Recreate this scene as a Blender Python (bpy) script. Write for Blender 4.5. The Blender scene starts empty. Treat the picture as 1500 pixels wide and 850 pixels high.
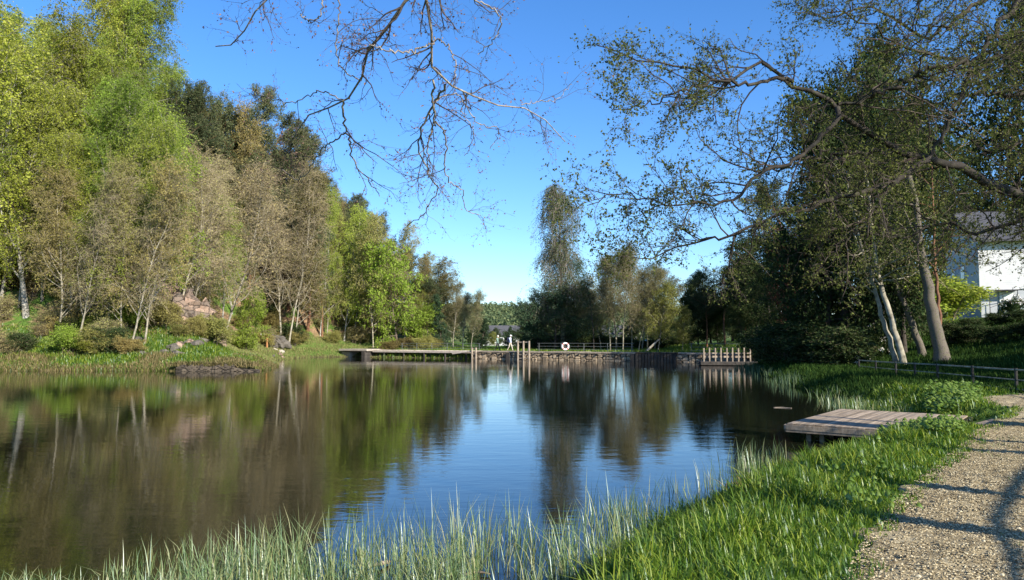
import bpy, math, random
import numpy as np
from mathutils import Vector, Euler

SC = bpy.context.scene
COL = SC.collection
rad = math.radians
RNG = np.random.default_rng(7)
random.seed(7)

# ------------------------------------------------------------------ camera
FPX = 1091.0
CAMZ = 2.2
PITCH = math.atan(72 / FPX)
cam_d = bpy.data.cameras.new('camera')
cam_d.sensor_width = 36
cam_d.lens = 36 * FPX / 1500
cam_d.clip_start = 0.05
cam_d.clip_end = 6000
cam = bpy.data.objects.new('camera', cam_d)
COL.objects.link(cam)
cam.location = (0, 0, CAMZ)
cam.rotation_euler = (rad(90) + PITCH, 0, 0)
SC.camera = cam

# ------------------------------------------------------------------ sun and sky
SUN_EL = 27.0
SUN_AZ = 139.0     # clockwise from +Y
sd_ = Vector((math.sin(rad(SUN_AZ)) * math.cos(rad(SUN_EL)), math.cos(rad(SUN_AZ)) * math.cos(rad(SUN_EL)), math.sin(rad(SUN_EL))))
W = bpy.data.worlds.new('World')
SC.world = W
W.use_nodes = True
nt = W.node_tree
nt.nodes.clear()
sky = nt.nodes.new('ShaderNodeTexSky')
sky.sky_type = 'NISHITA'
sky.sun_disc = False
sky.sun_elevation = rad(SUN_EL)
sky.sun_rotation = rad(SUN_AZ)
sky.altitude = 100
sky.air_density = 1.0
sky.dust_density = 0.35
sky.ozone_density = 3.0
hs = nt.nodes.new('ShaderNodeHueSaturation')
hs.inputs['Saturation'].default_value = 1.22
hs.inputs['Value'].default_value = 1.0
bg = nt.nodes.new('ShaderNodeBackground')
bg.inputs['Strength'].default_value = 0.112
wo = nt.nodes.new('ShaderNodeOutputWorld')
nt.links.new(sky.outputs[0], hs.inputs['Color'])
tint = nt.nodes.new('ShaderNodeMix'); tint.data_type = 'RGBA'; tint.blend_type = 'MULTIPLY'; tint.inputs[0].default_value = 1.0
tint.inputs[7].default_value = (0.84, 0.95, 1.14, 1)
nt.links.new(hs.outputs[0], tint.inputs[6])
nt.links.new(tint.outputs[2], bg.inputs['Color'])
nt.links.new(bg.outputs[0], wo.inputs['Surface'])
sl = bpy.data.lights.new('sun', 'SUN')
sl.energy = 5.0
sl.angle = rad(0.55)
sl.color = (1.0, 0.93, 0.82)
so = bpy.data.objects.new('sun', sl)
COL.objects.link(so)
so.rotation_euler = sd_.to_track_quat('Z', 'Y').to_euler()
so.location = (20, -20, 40)
SC.view_settings.view_transform = 'Standard'
SC.view_settings.look = 'None'
SC.view_settings.exposure = 0.9
SC.view_settings.gamma = 1
SC.view_settings.use_curve_mapping = False
SC.render.engine = 'CYCLES'
SC.cycles.use_denoising = True
SC.cycles.max_bounces = 6
SC.cycles.diffuse_bounces = 3
SC.cycles.transmission_bounces = 4
SC.cycles.transparent_max_bounces = 8
SC.cycles.caustics_reflective = False
SC.cycles.caustics_refractive = False

# ------------------------------------------------------------------ picture <-> world
CP, SP = math.cos(PITCH), math.sin(PITCH)
def at(px, py, Y):
    u, v = (px - 750) / FPX, (425 - py) / FPX
    t = Y / (CP - v * SP)
    return np.array([u * t, Y, CAMZ + t * (SP + v * CP)])
def at_z(px, py, z):
    u, v = (px - 750) / FPX, (425 - py) / FPX
    t = (z - CAMZ) / (SP + v * CP)
    return np.array([u * t, t * (CP - v * SP), z])

# ------------------------------------------------------------------ noise
_NT = RNG.random((256, 256))
def vnoise(x, y):
    xi = np.floor(x).astype(int); yi = np.floor(y).astype(int)
    fx = x - xi; fy = y - yi
    fx = fx * fx * (3 - 2 * fx); fy = fy * fy * (3 - 2 * fy)
    a = _NT[xi % 256, yi % 256]; b = _NT[(xi + 1) % 256, yi % 256]
    c = _NT[xi % 256, (yi + 1) % 256]; d = _NT[(xi + 1) % 256, (yi + 1) % 256]
    return (a * (1 - fx) + b * fx) * (1 - fy) + (c * (1 - fx) + d * fx) * fy
def fbm(x, y, o=3):
    s = 0; a = 0.5
    for k in range(o):
        s = s + a * (vnoise(x * 2 ** k + 17.3 * k, y * 2 ** k + 5.1 * k) - 0.5); a *= 0.5
    return s
def sstep(a, b, x):
    t = np.clip((x - a) / (b - a), 0, 1)
    return t * t * (3 - 2 * t)

# ------------------------------------------------------------------ lake outline and terrain
LAKE = np.array([(-110, 6.0), (-40, 6.0), (-9, 6.1), (-3, 6.2), (0, 6.5), (1.0, 7.6), (2.1, 9.3), (3.3, 10.9), (4.9, 12.9), (6.9, 14.9),
                 (8.9, 16.8), (10.0, 19.0), (10.7, 22), (11.4, 26), (12.4, 31), (13.8, 38), (15.6, 47), (18, 57), (22.6, 66.5), (22.6, 69),
                 (-20, 93), (-24, 91), (-25, 86), (-24.5, 76), (-20, 64), (-18.2, 56), (-17.6, 52.4), (-22, 51.6), (-29, 52.2), (-38, 51.8), (-60, 50), (-110, 48)], float)
def lake_sd(x, y):
    x = np.asarray(x, float); y = np.asarray(y, float)
    dmin = np.full(x.shape, 1e9); inside = np.zeros(x.shape, bool)
    n = len(LAKE)
    for i in range(n):
        ax, ay = LAKE[i]; bx, by = LAKE[(i + 1) % n]
        dx, dy = bx - ax, by - ay
        t = np.clip(((x - ax) * dx + (y - ay) * dy) / (dx * dx + dy * dy), 0, 1)
        dmin = np.minimum(dmin, np.hypot(x - ax - t * dx, y - ay - t * dy))
        cond = ((ay > y) != (by > y)) & (x < (bx - ax) * (y - ay) / (by - ay + 1e-12) + ax)
        inside ^= cond
    return np.where(inside, -dmin, dmin)
# dam line, from its right end to its left end
DA = np.array([22.6, 68.6]); DB = np.array([-20.0, 93.0])
DDIR = (DB - DA) / np.linalg.norm(DB - DA)
DNRM = np.array([-DDIR[1], DDIR[0]])
if DNRM[1] < 0: DNRM = -DNRM
def H(x, y):
    x = np.asarray(x, float); y = np.asarray(y, float)
    sd = lake_sd(x, y)
    h = np.where(sd > 0, 0.6 * sstep(-0.15, 1.7, sd), -np.clip(-sd * 0.5, 0, 1.3) - 0.02)
    out = np.clip(sd, 0, None)
    # the wooded hill on the left
    f = 0.5 * sstep(0.5, 3, out) + np.clip(out - 3.0, 0, None) * 0.55 + np.clip(out - 8, 0, None) * 0.38
    f = np.where(f > 26, 26 + (f - 26) * 0.35, f)
    f = np.minimum(f, 42)
    wl = sstep(48, 52, y) * sstep(-4, -30, x) * (1 - sstep(118, 165, y))
    low = sstep(-17, -27, x)
    h = h + np.where(sd > 0, f * wl * (0.3 + 0.7 * low) + fbm(x * 0.12, y * 0.12) * 2.2 * wl * sstep(3, 9, out), 0)
    # the rising garden on the right
    wr = sstep(17.5, 40, x) * sstep(20, 34, y) * (1 - sstep(95, 130, y))
    h = h + np.where(sd > 0, 3.4 * wr, 0)
    h = h + np.where(sd > 2, (fbm(x * 0.9, y * 0.9) * 0.06) * sstep(2, 4, sd), 0)
    # far ridge beyond the dam
    lx = (x - 5.9) * .785 - (y - 16.2) * .62; ly = (x - 5.9) * .62 + (y - 16.2) * .785
    inj = (lx > -.4) & (lx < 3.72) & (ly > -.15) & (ly < 4.45)
    lim = np.where(lx < 2.95, .26, .26 + (lx - 2.95) * .36)
    h = np.where(inj, np.minimum(h, lim), h)
    far = sstep(240, 560, y) * (18 + fbm(x * 0.006, y * 0.01) * 14) + sstep(600, 1400, y) * 14
    h = h + far
    return h
def H1(x, y):
    return float(H(np.array([x]), np.array([y]))[0])

# ------------------------------------------------------------------ mesh helpers
def new_mesh(name, V, F, mats, smooth=False, midx=None, uv=None):
    """V (n,3); F (m,k) with fixed k, or list of such arrays"""
    if not isinstance(F, (list, tuple)): F = [F]
    F = [np.asarray(f, np.int32) for f in F if len(f)]
    me = bpy.data.meshes.new(name)
    V = np.ascontiguousarray(V, np.float32)
    me.vertices.add(len(V)); me.vertices.foreach_set('co', V.ravel())
    nl = sum(f.size for f in F); nf = sum(len(f) for f in F)
    me.loops.add(nl); me.polygons.add(nf)
    me.loops.foreach_set('vertex_index', np.concatenate([f.ravel() for f in F]))
    tot = np.concatenate([np.full(len(f), f.shape[1], np.int32) for f in F])
    st = np.concatenate([[0], np.cumsum(tot)[:-1]]).astype(np.int32)
    me.polygons.foreach_set('loop_start', st)
    try: me.polygons.foreach_set('loop_total', tot)
    except Exception: pass
    if smooth is True: me.polygons.foreach_set('use_smooth', np.ones(nf, bool))
    elif smooth is False: me.polygons.foreach_set('use_smooth', np.zeros(nf, bool))
    elif isinstance(smooth, np.ndarray): me.polygons.foreach_set('use_smooth', smooth)
    for m in (mats if isinstance(mats, (list, tuple)) else [mats]): me.materials.append(m)
    if midx is not None: me.polygons.foreach_set('material_index', np.asarray(midx, np.int32))
    me.update(calc_edges=True)
    return me
def ob(name, me, parent=None):
    o = bpy.data.objects.new(name, me); COL.objects.link(o)
    if parent is not None: o.parent = parent
    return o
def tag(o, label=None, cat=None, group=None, kind=None):
    if label: o['label'] = label
    if cat: o['category'] = cat
    if group: o['group'] = group
    if kind: o['kind'] = kind
    return o
def thing(name, label, cat, loc=(0, 0, 0), rz=0.0, group=None):
    o = bpy.data.objects.new(name, None); COL.objects.link(o)
    o.empty_display_size = 0.3
    o.location = loc; o.rotation_euler = (0, 0, rz)
    return tag(o, label, cat, group)

class MB:
    """collects solid pieces for one mesh"""
    def __init__(s): s.v = []; s.q = []; s.t = []; s.n = 0; s.mq = []; s.mt = []
    def add(s, V, Q=None, T=None, m=0):
        V = np.asarray(V, float)
        if Q is not None and len(Q): s.q.append(np.asarray(Q) + s.n); s.mq += [m] * len(Q)
        if T is not None and len(T): s.t.append(np.asarray(T) + s.n); s.mt += [m] * len(T)
        s.v.append(V); s.n += len(V)
    def box(s, c, size, rz=0, m=0, bev=0.0, R=None):
        hx, hy, hz = [a / 2 for a in size]
        b = min(bev, hx * .45, hy * .45, hz * .45)
        if b <= 0:
            V = np.array([(x, y, z) for z in (-hz, hz) for y in (-hy, hy) for x in (-hx, hx)])
            Q = [(0, 2, 3, 1), (4, 5, 7, 6), (0, 1, 5, 4), (2, 6, 7, 3), (0, 4, 6, 2), (1, 3, 7, 5)]
        else:
            V = []; prof = [(-hz, b), (-hz + b, 0), (hz - b, 0), (hz, b)]
            for z, i in prof:
                X, Y = hx - i, hy - i
                c8 = [(X - b, -Y), (X, -Y + b), (X, Y - b), (X - b, Y), (-X + b, Y), (-X, Y - b), (-X, -Y + b), (-X + b, -Y)]
                V += [(p, q, z) for p, q in c8]
            V = np.array(V); Q = []
            for k in range(3):
                for j in range(8):
                    a, b2 = k * 8 + j, k * 8 + (j + 1) % 8
                    Q.append((a, b2, b2 + 8, a + 8))
            for k, rev in ((0, True), (24, False)):
                for f in ((0, 1, 2, 3), (3, 4, 7, 0), (4, 5, 6, 7)):
                    f = [k + i for i in f]
                    Q.append(tuple(f[::-1]) if rev else tuple(f))
        if R is not None: V = V @ np.array(R).T
        if rz:
            cz, sz = math.cos(rz), math.sin(rz)
            V = np.stack([V[:, 0] * cz - V[:, 1] * sz, V[:, 0] * sz + V[:, 1] * cz, V[:, 2]], 1)
        s.add(V + np.array(c), Q, m=m)
    def bar(s, a, b, w, h, m=0, bev=0.0):
        a = np.array(a, float); b = np.array(b, float); d = b - a; L = np.linalg.norm(d); d /= L
        up = np.array([0, 0, 1.0]) if abs(d[2]) < .95 else np.array([0, 1.0, 0])
        y = np.cross(up, d); y /= np.linalg.norm(y); z = np.cross(d, y)
        s.box((a + b) / 2, (L, w, h), R=np.stack([d, y, z], 1), m=m, bev=bev)
    def tube(s, P, r, k=8, m=0, cap=True):
        P = np.asarray(P, float); r = np.broadcast_to(np.asarray(r, float), (len(P),))
        V, Q = tubes(P[None], r[None], k)
        T = None
        if cap:
            n = len(P); T = []
            V = np.concatenate([V, P[:1], P[-1:]])
            for j in range(k):
                T.append((n * k, (j + 1) % k, j)); T.append((n * k + 1, (n - 1) * k + j, (n - 1) * k + (j + 1) % k))
        s.add(V, Q, T, m=m)
    def cyl(s, c, r, h, k=10, m=0): s.tube([c, (c[0], c[1], c[2] + h)], r, k, m)
    def mesh(s, name, mats, smooth=False):
        F = []
        if s.q: F.append(np.concatenate(s.q))
        if s.t: F.append(np.concatenate(s.t))
        return new_mesh(name, np.concatenate(s.v), F, mats, smooth, s.mq + s.mt)
    def build(s, name, mats, parent=None, smooth=False):
        return ob(name, s.mesh(name, mats, smooth), parent)

def norm(v): return v / (np.linalg.norm(v, axis=-1, keepdims=True) + 1e-12)
def tubes(P, R, k):
    """P (B,N,3), R (B,N) -> verts, quads"""
    B, N, _ = P.shape
    T = np.empty_like(P); T[:, 1:-1] = P[:, 2:] - P[:, :-2]; T[:, 0] = P[:, 1] - P[:, 0]; T[:, -1] = P[:, -1] - P[:, -2]
    T = norm(T)
    ref = np.where(np.abs(T[:, :1, 2:3]) > 0.8, np.array([1.0, 0.1, 0]), np.array([0, 0.1, 1.0]))
    U = norm(np.cross(np.broadcast_to(ref, T.shape), T)); Wv = np.cross(T, U)
    a = np.arange(k) * 2 * math.pi / k
    V = P[:, :, None] + R[:, :, None, None] * (np.cos(a)[None, None, :, None] * U[:, :, None] + np.sin(a)[None, None, :, None] * Wv[:, :, None])
    idx = np.arange(B * N * k).reshape(B, N, k)
    i0 = idx[:, :-1]; i1 = idx[:, 1:]
    Q = np.stack([i0, np.roll(i0, -1, 2), np.roll(i1, -1, 2), i1], -1).reshape(-1, 4)
    return V.reshape(-1, 3), Q
def grow(rng, P0, D0, L, nseg, wob, trop):
    P0 = np.asarray(P0, float); B = len(P0); d = norm(np.asarray(D0, float)); p = P0.copy()
    L = np.broadcast_to(np.asarray(L, float), (B,))
    out = [p.copy()]
    for i in range(nseg):
        d = norm(d + rng.normal(0, wob, (B, 3)) + np.asarray(trop) * (1.0 / nseg))
        p = p + d * (L / nseg)[:, None]
        out.append(p.copy())
    return np.stack(out, 1)
def sample(P, R, rng, n, t0, t1, even=False):
    """n points on each polyline: returns pos, tangent, radius, t, parent index"""
    B, N, _ = P.shape
    par = np.repeat(np.arange(B), n)
    if even: t = t0 + (t1 - t0) * (np.tile(np.arange(n), B) + rng.random(B * n)) / n
    else: t = t0 + (t1 - t0) * rng.random(B * n)
    f = t * (N - 1); i = np.clip(f.astype(int), 0, N - 2); f = f - i
    a = P[par, i]; b = P[par, i + 1]
    return a + (b - a) * f[:, None], norm(b - a), R[par, i] * (1 - f) + R[par, i + 1] * f, t, par
def child_dir(rng, T, ang, jit, flat=0.0):
    B = len(T)
    rnd = rng.normal(0, 1, (B, 3)); rnd[:, 2] *= (1 - flat)
    perp = norm(rnd - (rnd * T).sum(1, keepdims=True) * T)
    a = np.radians(ang + rng.normal(0, jit, B))[:, None] if np.ndim(ang) == 0 else np.radians(ang + rng.normal(0, jit, B))[:, None]
    return norm(np.cos(a) * T + np.sin(a) * perp)
def taper(R0, N, end=0.25):
    return R0[:, None] * (1 - (1 - end) * np.linspace(0, 1, N)[None])
def leaves(rng, C, size, aspect=0.55, jit=0.25, axis=None, droop=0.0, flat=0.0):
    """diamond leaves round points C"""
    n = len(C)
    A = rng.normal(0, 1, (n, 3))
    if axis is not None: A = A * 0.6 + axis
    A[:, 2] -= droop
    A = norm(A); S = rng.normal(0, 1, (n, 3)); S[:, 2] *= (1 - flat)
    S = norm(np.cross(A, S))
    L = size * (1 + rng.uniform(-jit, jit, n) * 1.4)[:, None] * 0.5
    Wd = L * aspect
    V = np.stack([C - A * L, C + S * Wd - A * L * 0.1, C + A * L, C - S * Wd - A * L * 0.1], 1).reshape(-1, 3)
    return V, np.arange(n * 4).reshape(-1, 4)

# ------------------------------------------------------------------ materials
def mat(name):
    m = bpy.data.materials.new(name); m.use_nodes = True
    t = m.node_tree; t.nodes.clear()
    o = t.nodes.new('ShaderNodeOutputMaterial')
    return m, t, o
def nd(t, typ, **kw):
    n = t.nodes.new(typ)
    for k, v in kw.items():
        if hasattr(n, k): setattr(n, k, v)
        else: n.inputs[k.replace('_', ' ')].default_value = v
    return n
def ramp(t, src, stops):
    r = t.nodes.new('ShaderNodeValToRGB')
    e = r.color_ramp.elements
    while len(e) < len(stops): e.new(0.5)
    for i, (p, c) in enumerate(stops):
        e[i].position = p; e[i].color = (*c, 1) if len(c) == 3 else c
    t.links.new(src, r.inputs[0])
    return r.outputs[0]
def noise(t, scale, detail=4, rough=0.6, vec=None, stretch=None):
    n = t.nodes.new('ShaderNodeTexNoise'); n.inputs['Scale'].default_value = scale
    n.inputs['Detail'].default_value = detail; n.inputs['Roughness'].default_value = rough
    tc = t.nodes.new('ShaderNodeTexCoord'); v = tc.outputs[vec or 'Object']
    if stretch:
        mp = t.nodes.new('ShaderNodeMapping'); mp.inputs['Scale'].default_value = stretch
        t.links.new(v, mp.inputs[0]); v = mp.outputs[0]
    t.links.new(v, n.inputs['Vector'])
    return n.outputs[0]
def mixc(t, f, a, b, mode='MIX'):
    n = t.nodes.new('ShaderNodeMix'); n.data_type = 'RGBA'; n.blend_type = mode
    if isinstance(f, (int, float)): n.inputs[0].default_value = f
    else: t.links.new(f, n.inputs[0])
    for s, v in ((6, a), (7, b)):
        if isinstance(v, tuple): n.inputs[s].default_value = (*v, 1)
        else: t.links.new(v, n.inputs[s])
    return n.outputs[2]
def bump(t, h, strength, dist):
    b = t.nodes.new('ShaderNodeBump'); b.inputs['Strength'].default_value = strength; b.inputs['Distance'].default_value = dist
    t.links.new(h, b.inputs['Height'])
    return b.outputs[0]
def surf(name, c1, c2, scale=3, rough=0.85, bs=0.4, bd=0.02, bscale=None, stretch=None, c3=None, spec=0.3, detail=5, vec=None):
    m, t, o = mat(name)
    n = noise(t, scale, detail, 0.65, stretch=stretch, vec=vec)
    st = [(0.32, c1), (0.68, c2)] if c3 is None else [(0.3, c1), (0.5, c2), (0.66, c3)]
    c = ramp(t, n, st)
    p = nd(t, 'ShaderNodeBsdfPrincipled'); p.inputs['Roughness'].default_value = rough
    p.inputs['Specular IOR Level'].default_value = spec
    t.links.new(c, p.inputs['Base Color'])
    if bs: t.links.new(bump(t, noise(t, bscale or scale * 4, 5, 0.7, stretch=stretch, vec=vec), bs, bd), p.inputs['Normal'])
    t.links.new(p.outputs[0], o.inputs[0])
    return m
def leafmat(name, c1, c2, c3=None, trans=0.4, gloss=0.0, tboost=1.25, objvar=0.5, patch=None):
    m, t, o = mat(name)
    g = t.nodes.new('ShaderNodeNewGeometry'); oi = t.nodes.new('ShaderNodeObjectInfo')
    stops = [(0.0, c1), (0.55, c2), (1.0, c3 or c2)]
    c = ramp(t, g.outputs['Random Per Island'], stops)
    if patch:
        pf = ramp(t, noise(t, patch[0], 3, .6), [(.38, (0, 0, 0)), (.62, (1, 1, 1))])
        c = mixc(t, pf, c, mixc(t, 1.0, c, patch[1], 'MULTIPLY'))
    if objvar:
        mr = nd(t, 'ShaderNodeMapRange'); mr.inputs[3].default_value = 1 - 0.28 * objvar; mr.inputs[4].default_value = 1 + 0.4 * objvar
        t.links.new(oi.outputs['Random'], mr.inputs[0])
        h = nd(t, 'ShaderNodeHueSaturation')
        mr2 = nd(t, 'ShaderNodeMapRange'); mr2.inputs[3].default_value = 0.5 - 0.022 * objvar; mr2.inputs[4].default_value = 0.5 + 0.022 * objvar
        wn = nd(t, 'ShaderNodeTexWhiteNoise'); wn.noise_dimensions = '1D'
        t.links.new(oi.outputs['Random'], wn.inputs['W']); t.links.new(wn.outputs['Value'], mr2.inputs[0])
        t.links.new(c, h.inputs['Color']); t.links.new(mr.outputs[0], h.inputs['Value']); t.links.new(mr2.outputs[0], h.inputs['Hue'])
        c = h.outputs[0]
    d = nd(t, 'ShaderNodeBsdfDiffuse'); tr = nd(t, 'ShaderNodeBsdfTranslucent')
    t.links.new(c, d.inputs[0])
    b = mixc(t, 1.0, c, (tboost, tboost, tboost * 0.7), 'MULTIPLY'); t.links.new(b, tr.inputs[0])
    mx = nd(t, 'ShaderNodeMixShader'); mx.inputs[0].default_value = trans
    t.links.new(d.outputs[0], mx.inputs[1]); t.links.new(tr.outputs[0], mx.inputs[2])
    outp = mx.outputs[0]
    if gloss:
        gl = nd(t, 'ShaderNodeBsdfGlossy'); gl.inputs['Roughness'].default_value = 0.42
        gl.inputs['Color'].default_value = (0.8, 0.9, 1, 1)
        m2 = nd(t, 'ShaderNodeMixShader'); m2.inputs[0].default_value = gloss
        t.links.new(outp, m2.inputs[1]); t.links.new(gl.outputs[0], m2.inputs[2]); outp = m2.outputs[0]
    t.links.new(outp, o.inputs[0])
    return m
M = {}
M['bark_birch'] = surf('bark_birch', (0.08, 0.07, 0.055), (0.33, 0.31, 0.26), 2.2, bs=0.3, stretch=(1, 1, 2.2), c3=(0.46, 0.44, 0.38))
M['bark_pale'] = surf('bark_pale', (0.09, 0.078, 0.055), (0.29, 0.26, 0.19), 3, bs=0.4, c3=(0.40, 0.37, 0.28))
M['bark_brown'] = surf('bark_brown', (0.07, 0.052, 0.037), (0.19, 0.15, 0.11), 4, bs=0.5)
M['bark_pine'] = surf('bark_pine', (0.10, 0.05, 0.03), (0.27, 0.13, 0.07), 3, bs=0.5)
M['bark_dark'] = surf('bark_dark', (0.025, 0.02, 0.016), (0.08, 0.065, 0.05), 5, bs=0.5)
M['bark_moss'] = surf('bark_moss', (0.045, 0.036, 0.028), (0.15, 0.125, 0.10), 9, bs=0.8, bd=0.015, c3=(0.085, 0.09, 0.035))
M['bark_shore'] = surf('bark_shore', (0.012, 0.010, 0.008), (0.036, 0.029, 0.022), 7, bs=0.8, bd=0.012, c3=(0.062, 0.056, 0.038))
M['bark_limb'] = surf('bark_limb', (0.06, 0.045, 0.035), (0.24, 0.20, 0.16), 22, bs=0.8, bd=0.006, c3=(0.36, 0.33, 0.28))
M['twig'] = surf('twig', (0.17, 0.135, 0.08), (0.34, 0.28, 0.18), 3, bs=0)
M['twig_dark'] = surf('twig_dark', (0.035, 0.027, 0.022), (0.10, 0.075, 0.06), 6, bs=0)
M['twig_grey'] = surf('twig_grey', (0.12, 0.10, 0.085), (0.25, 0.21, 0.18), 3, bs=0)
M['leaf_birch'] = leafmat('leaf_birch', (0.16, 0.21, 0.03), (0.25, 0.31, 0.045), (0.34, 0.39, 0.08), objvar=1.1)
M['leaf_bright'] = leafmat('leaf_bright', (0.15, 0.22, 0.025), (0.23, 0.32, 0.045), (0.32, 0.40, 0.08))
M['leaf_olive'] = leafmat('leaf_olive', (0.16, 0.145, 0.05), (0.25, 0.225, 0.075), (0.33, 0.30, 0.10), objvar=1.1)
M['leaf_alder'] = leafmat('leaf_alder', (0.12, 0.12, 0.055), (0.18, 0.18, 0.08), (0.24, 0.235, 0.10))
M['leaf_bud'] = leafmat('leaf_bud', (0.19, 0.165, 0.07), (0.29, 0.255, 0.105), (0.35, 0.33, 0.13), trans=0.2, objvar=1.1)
M['leaf_yellow'] = leafmat('leaf_yellow', (0.14, 0.155, 0.035), (0.21, 0.22, 0.055), (0.28, 0.29, 0.085))
M['leaf_pine'] = leafmat('leaf_pine', (0.04, 0.06, 0.03), (0.09, 0.11, 0.05), (0.16, 0.16, 0.075), trans=0.12, objvar=1.0)
M['leaf_spruce'] = leafmat('leaf_spruce', (0.02, 0.045, 0.025), (0.04, 0.07, 0.035), (0.07, 0.095, 0.045), trans=0.1)
M['leaf_darkgreen'] = leafmat('leaf_darkgreen', (0.022, 0.04, 0.016), (0.042, 0.065, 0.024), (0.08, 0.10, 0.035), trans=0.2)
M['leaf_teal'] = leafmat('leaf_teal', (0.035, 0.07, 0.04), (0.06, 0.11, 0.06), (0.10, 0.15, 0.08), trans=0.25)
M['leaf_weep'] = leafmat('leaf_weep', (0.08, 0.11, 0.05), (0.11, 0.16, 0.06), (0.18, 0.20, 0.10), trans=0.3)
M['leaf_shore'] = leafmat('leaf_shore', (0.05, 0.068, 0.018), (0.11, 0.13, 0.035), (0.21, 0.22, 0.075), trans=0.38, objvar=0)
M['leaf_beech'] = leafmat('leaf_beech', (0.06, 0.022, 0.018), (0.10, 0.035, 0.025), (0.13, 0.06, 0.035), trans=0.3)
M['leaf_far'] = leafmat('leaf_far', (0.06, 0.09, 0.05), (0.10, 0.13, 0.06), (0.15, 0.17, 0.08), trans=0.2)
M['bud_red'] = leafmat('bud_red', (0.11, 0.06, 0.055), (0.19, 0.11, 0.09), (0.26, 0.18, 0.12), trans=0.2, objvar=0)
M['blossom'] = leafmat('blossom', (0.75, 0.72, 0.68), (0.82, 0.8, 0.78), (0.85, 0.8, 0.82), trans=0.2, objvar=0)
M['grass'] = leafmat('grass', (0.035, 0.085, 0.008), (0.10, 0.19, 0.016), (0.27, 0.33, 0.05), trans=0.40, gloss=0.03, objvar=0, patch=(1.6, (1.25, 1.12, .9)))
M['grass_shade'] = leafmat('grass_shade', (0.014, 0.035, 0.009), (0.03, 0.062, 0.014), (0.06, 0.10, 0.022), trans=0.3, objvar=0)  # darker copy of the grass; bank shade is put into its colour
M['reed_shade'] = leafmat('reed_shade', (0.05, 0.09, 0.05), (0.09, 0.14, 0.08), (0.16, 0.20, 0.10), trans=0.3, objvar=0)  # darker copy of the reed, with the right shore's shade in its colour
M['grass_dry'] = leafmat('grass_dry', (0.20, 0.17, 0.08), (0.26, 0.25, 0.10), (0.22, 0.30, 0.08), trans=0.3, objvar=0)
M['grass_wet'] = leafmat('grass_wet', (0.09, 0.10, 0.03), (0.19, 0.155, 0.07), (0.34, 0.27, 0.14), trans=0.3, objvar=0)
M['reed'] = leafmat('reed', (0.10, 0.18, 0.05), (0.22, 0.30, 0.11), (0.42, 0.40, 0.18), trans=0.35, gloss=0.07, objvar=0)
M['reed_dry'] = leafmat('reed_dry', (0.35, 0.20, 0.10), (0.5, 0.33, 0.18), (0.45, 0.38, 0.25), trans=0.3, objvar=0)
M['herb'] = leafmat('herb', (0.10, 0.17, 0.02), (0.16, 0.25, 0.04), (0.26, 0.34, 0.08), trans=0.35, gloss=0.04, objvar=0)
M['wood_grey'] = surf('wood_grey', (0.26, 0.21, 0.165), (0.50, 0.43, 0.35), 1.5, bs=0.5, bd=0.004, bscale=9, stretch=(2, 2, 9), c3=(0.58, 0.51, 0.43))
M['wood_pale'] = surf('wood_pale', (0.20, 0.16, 0.12), (0.40, 0.33, 0.25), 3, bs=0.3)
M['wood_dark'] = surf('wood_dark', (0.03, 0.026, 0.022), (0.08, 0.07, 0.06), 3, bs=0.4)
M['wood_orange'] = surf('wood_orange', (0.30, 0.13, 0.05), (0.46, 0.24, 0.10), 3, bs=0.3)
M['steel'] = surf('steel', (0.10, 0.115, 0.11), (0.17, 0.185, 0.175), 6, rough=0.5, bs=0)
M['iron'] = surf('iron', (0.015, 0.014, 0.013), (0.05, 0.045, 0.04), 9, rough=0.55, bs=0)
M['white'] = surf('white_paint', (0.72, 0.72, 0.70), (0.82, 0.82, 0.80), 4, rough=0.6, bs=0)
M['red'] = surf('red_band', (0.5, 0.05, 0.03), (0.6, 0.08, 0.05), 4, rough=0.6, bs=0)
M['concrete'] = surf('concrete', (0.30, 0.26, 0.21), (0.48, 0.42, 0.34), 2, bs=0.4, bd=0.02)
M['cliff'] = surf('cliff', (0.10, 0.075, 0.055), (0.36, 0.24, 0.165), 1.3, bs=1.0, bd=0.12, bscale=4.0, c3=(0.22, 0.20, 0.15))
M['rock_dark'] = surf('rock_dark', (0.05, 0.045, 0.038), (0.17, 0.15, 0.12), 2, bs=0.8, bd=0.05)
M['pebble'] = leafmat('pebble', (0.13, 0.10, 0.06), (0.35, 0.28, 0.16), (0.62, 0.53, 0.34), trans=0.0, objvar=0)

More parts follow.
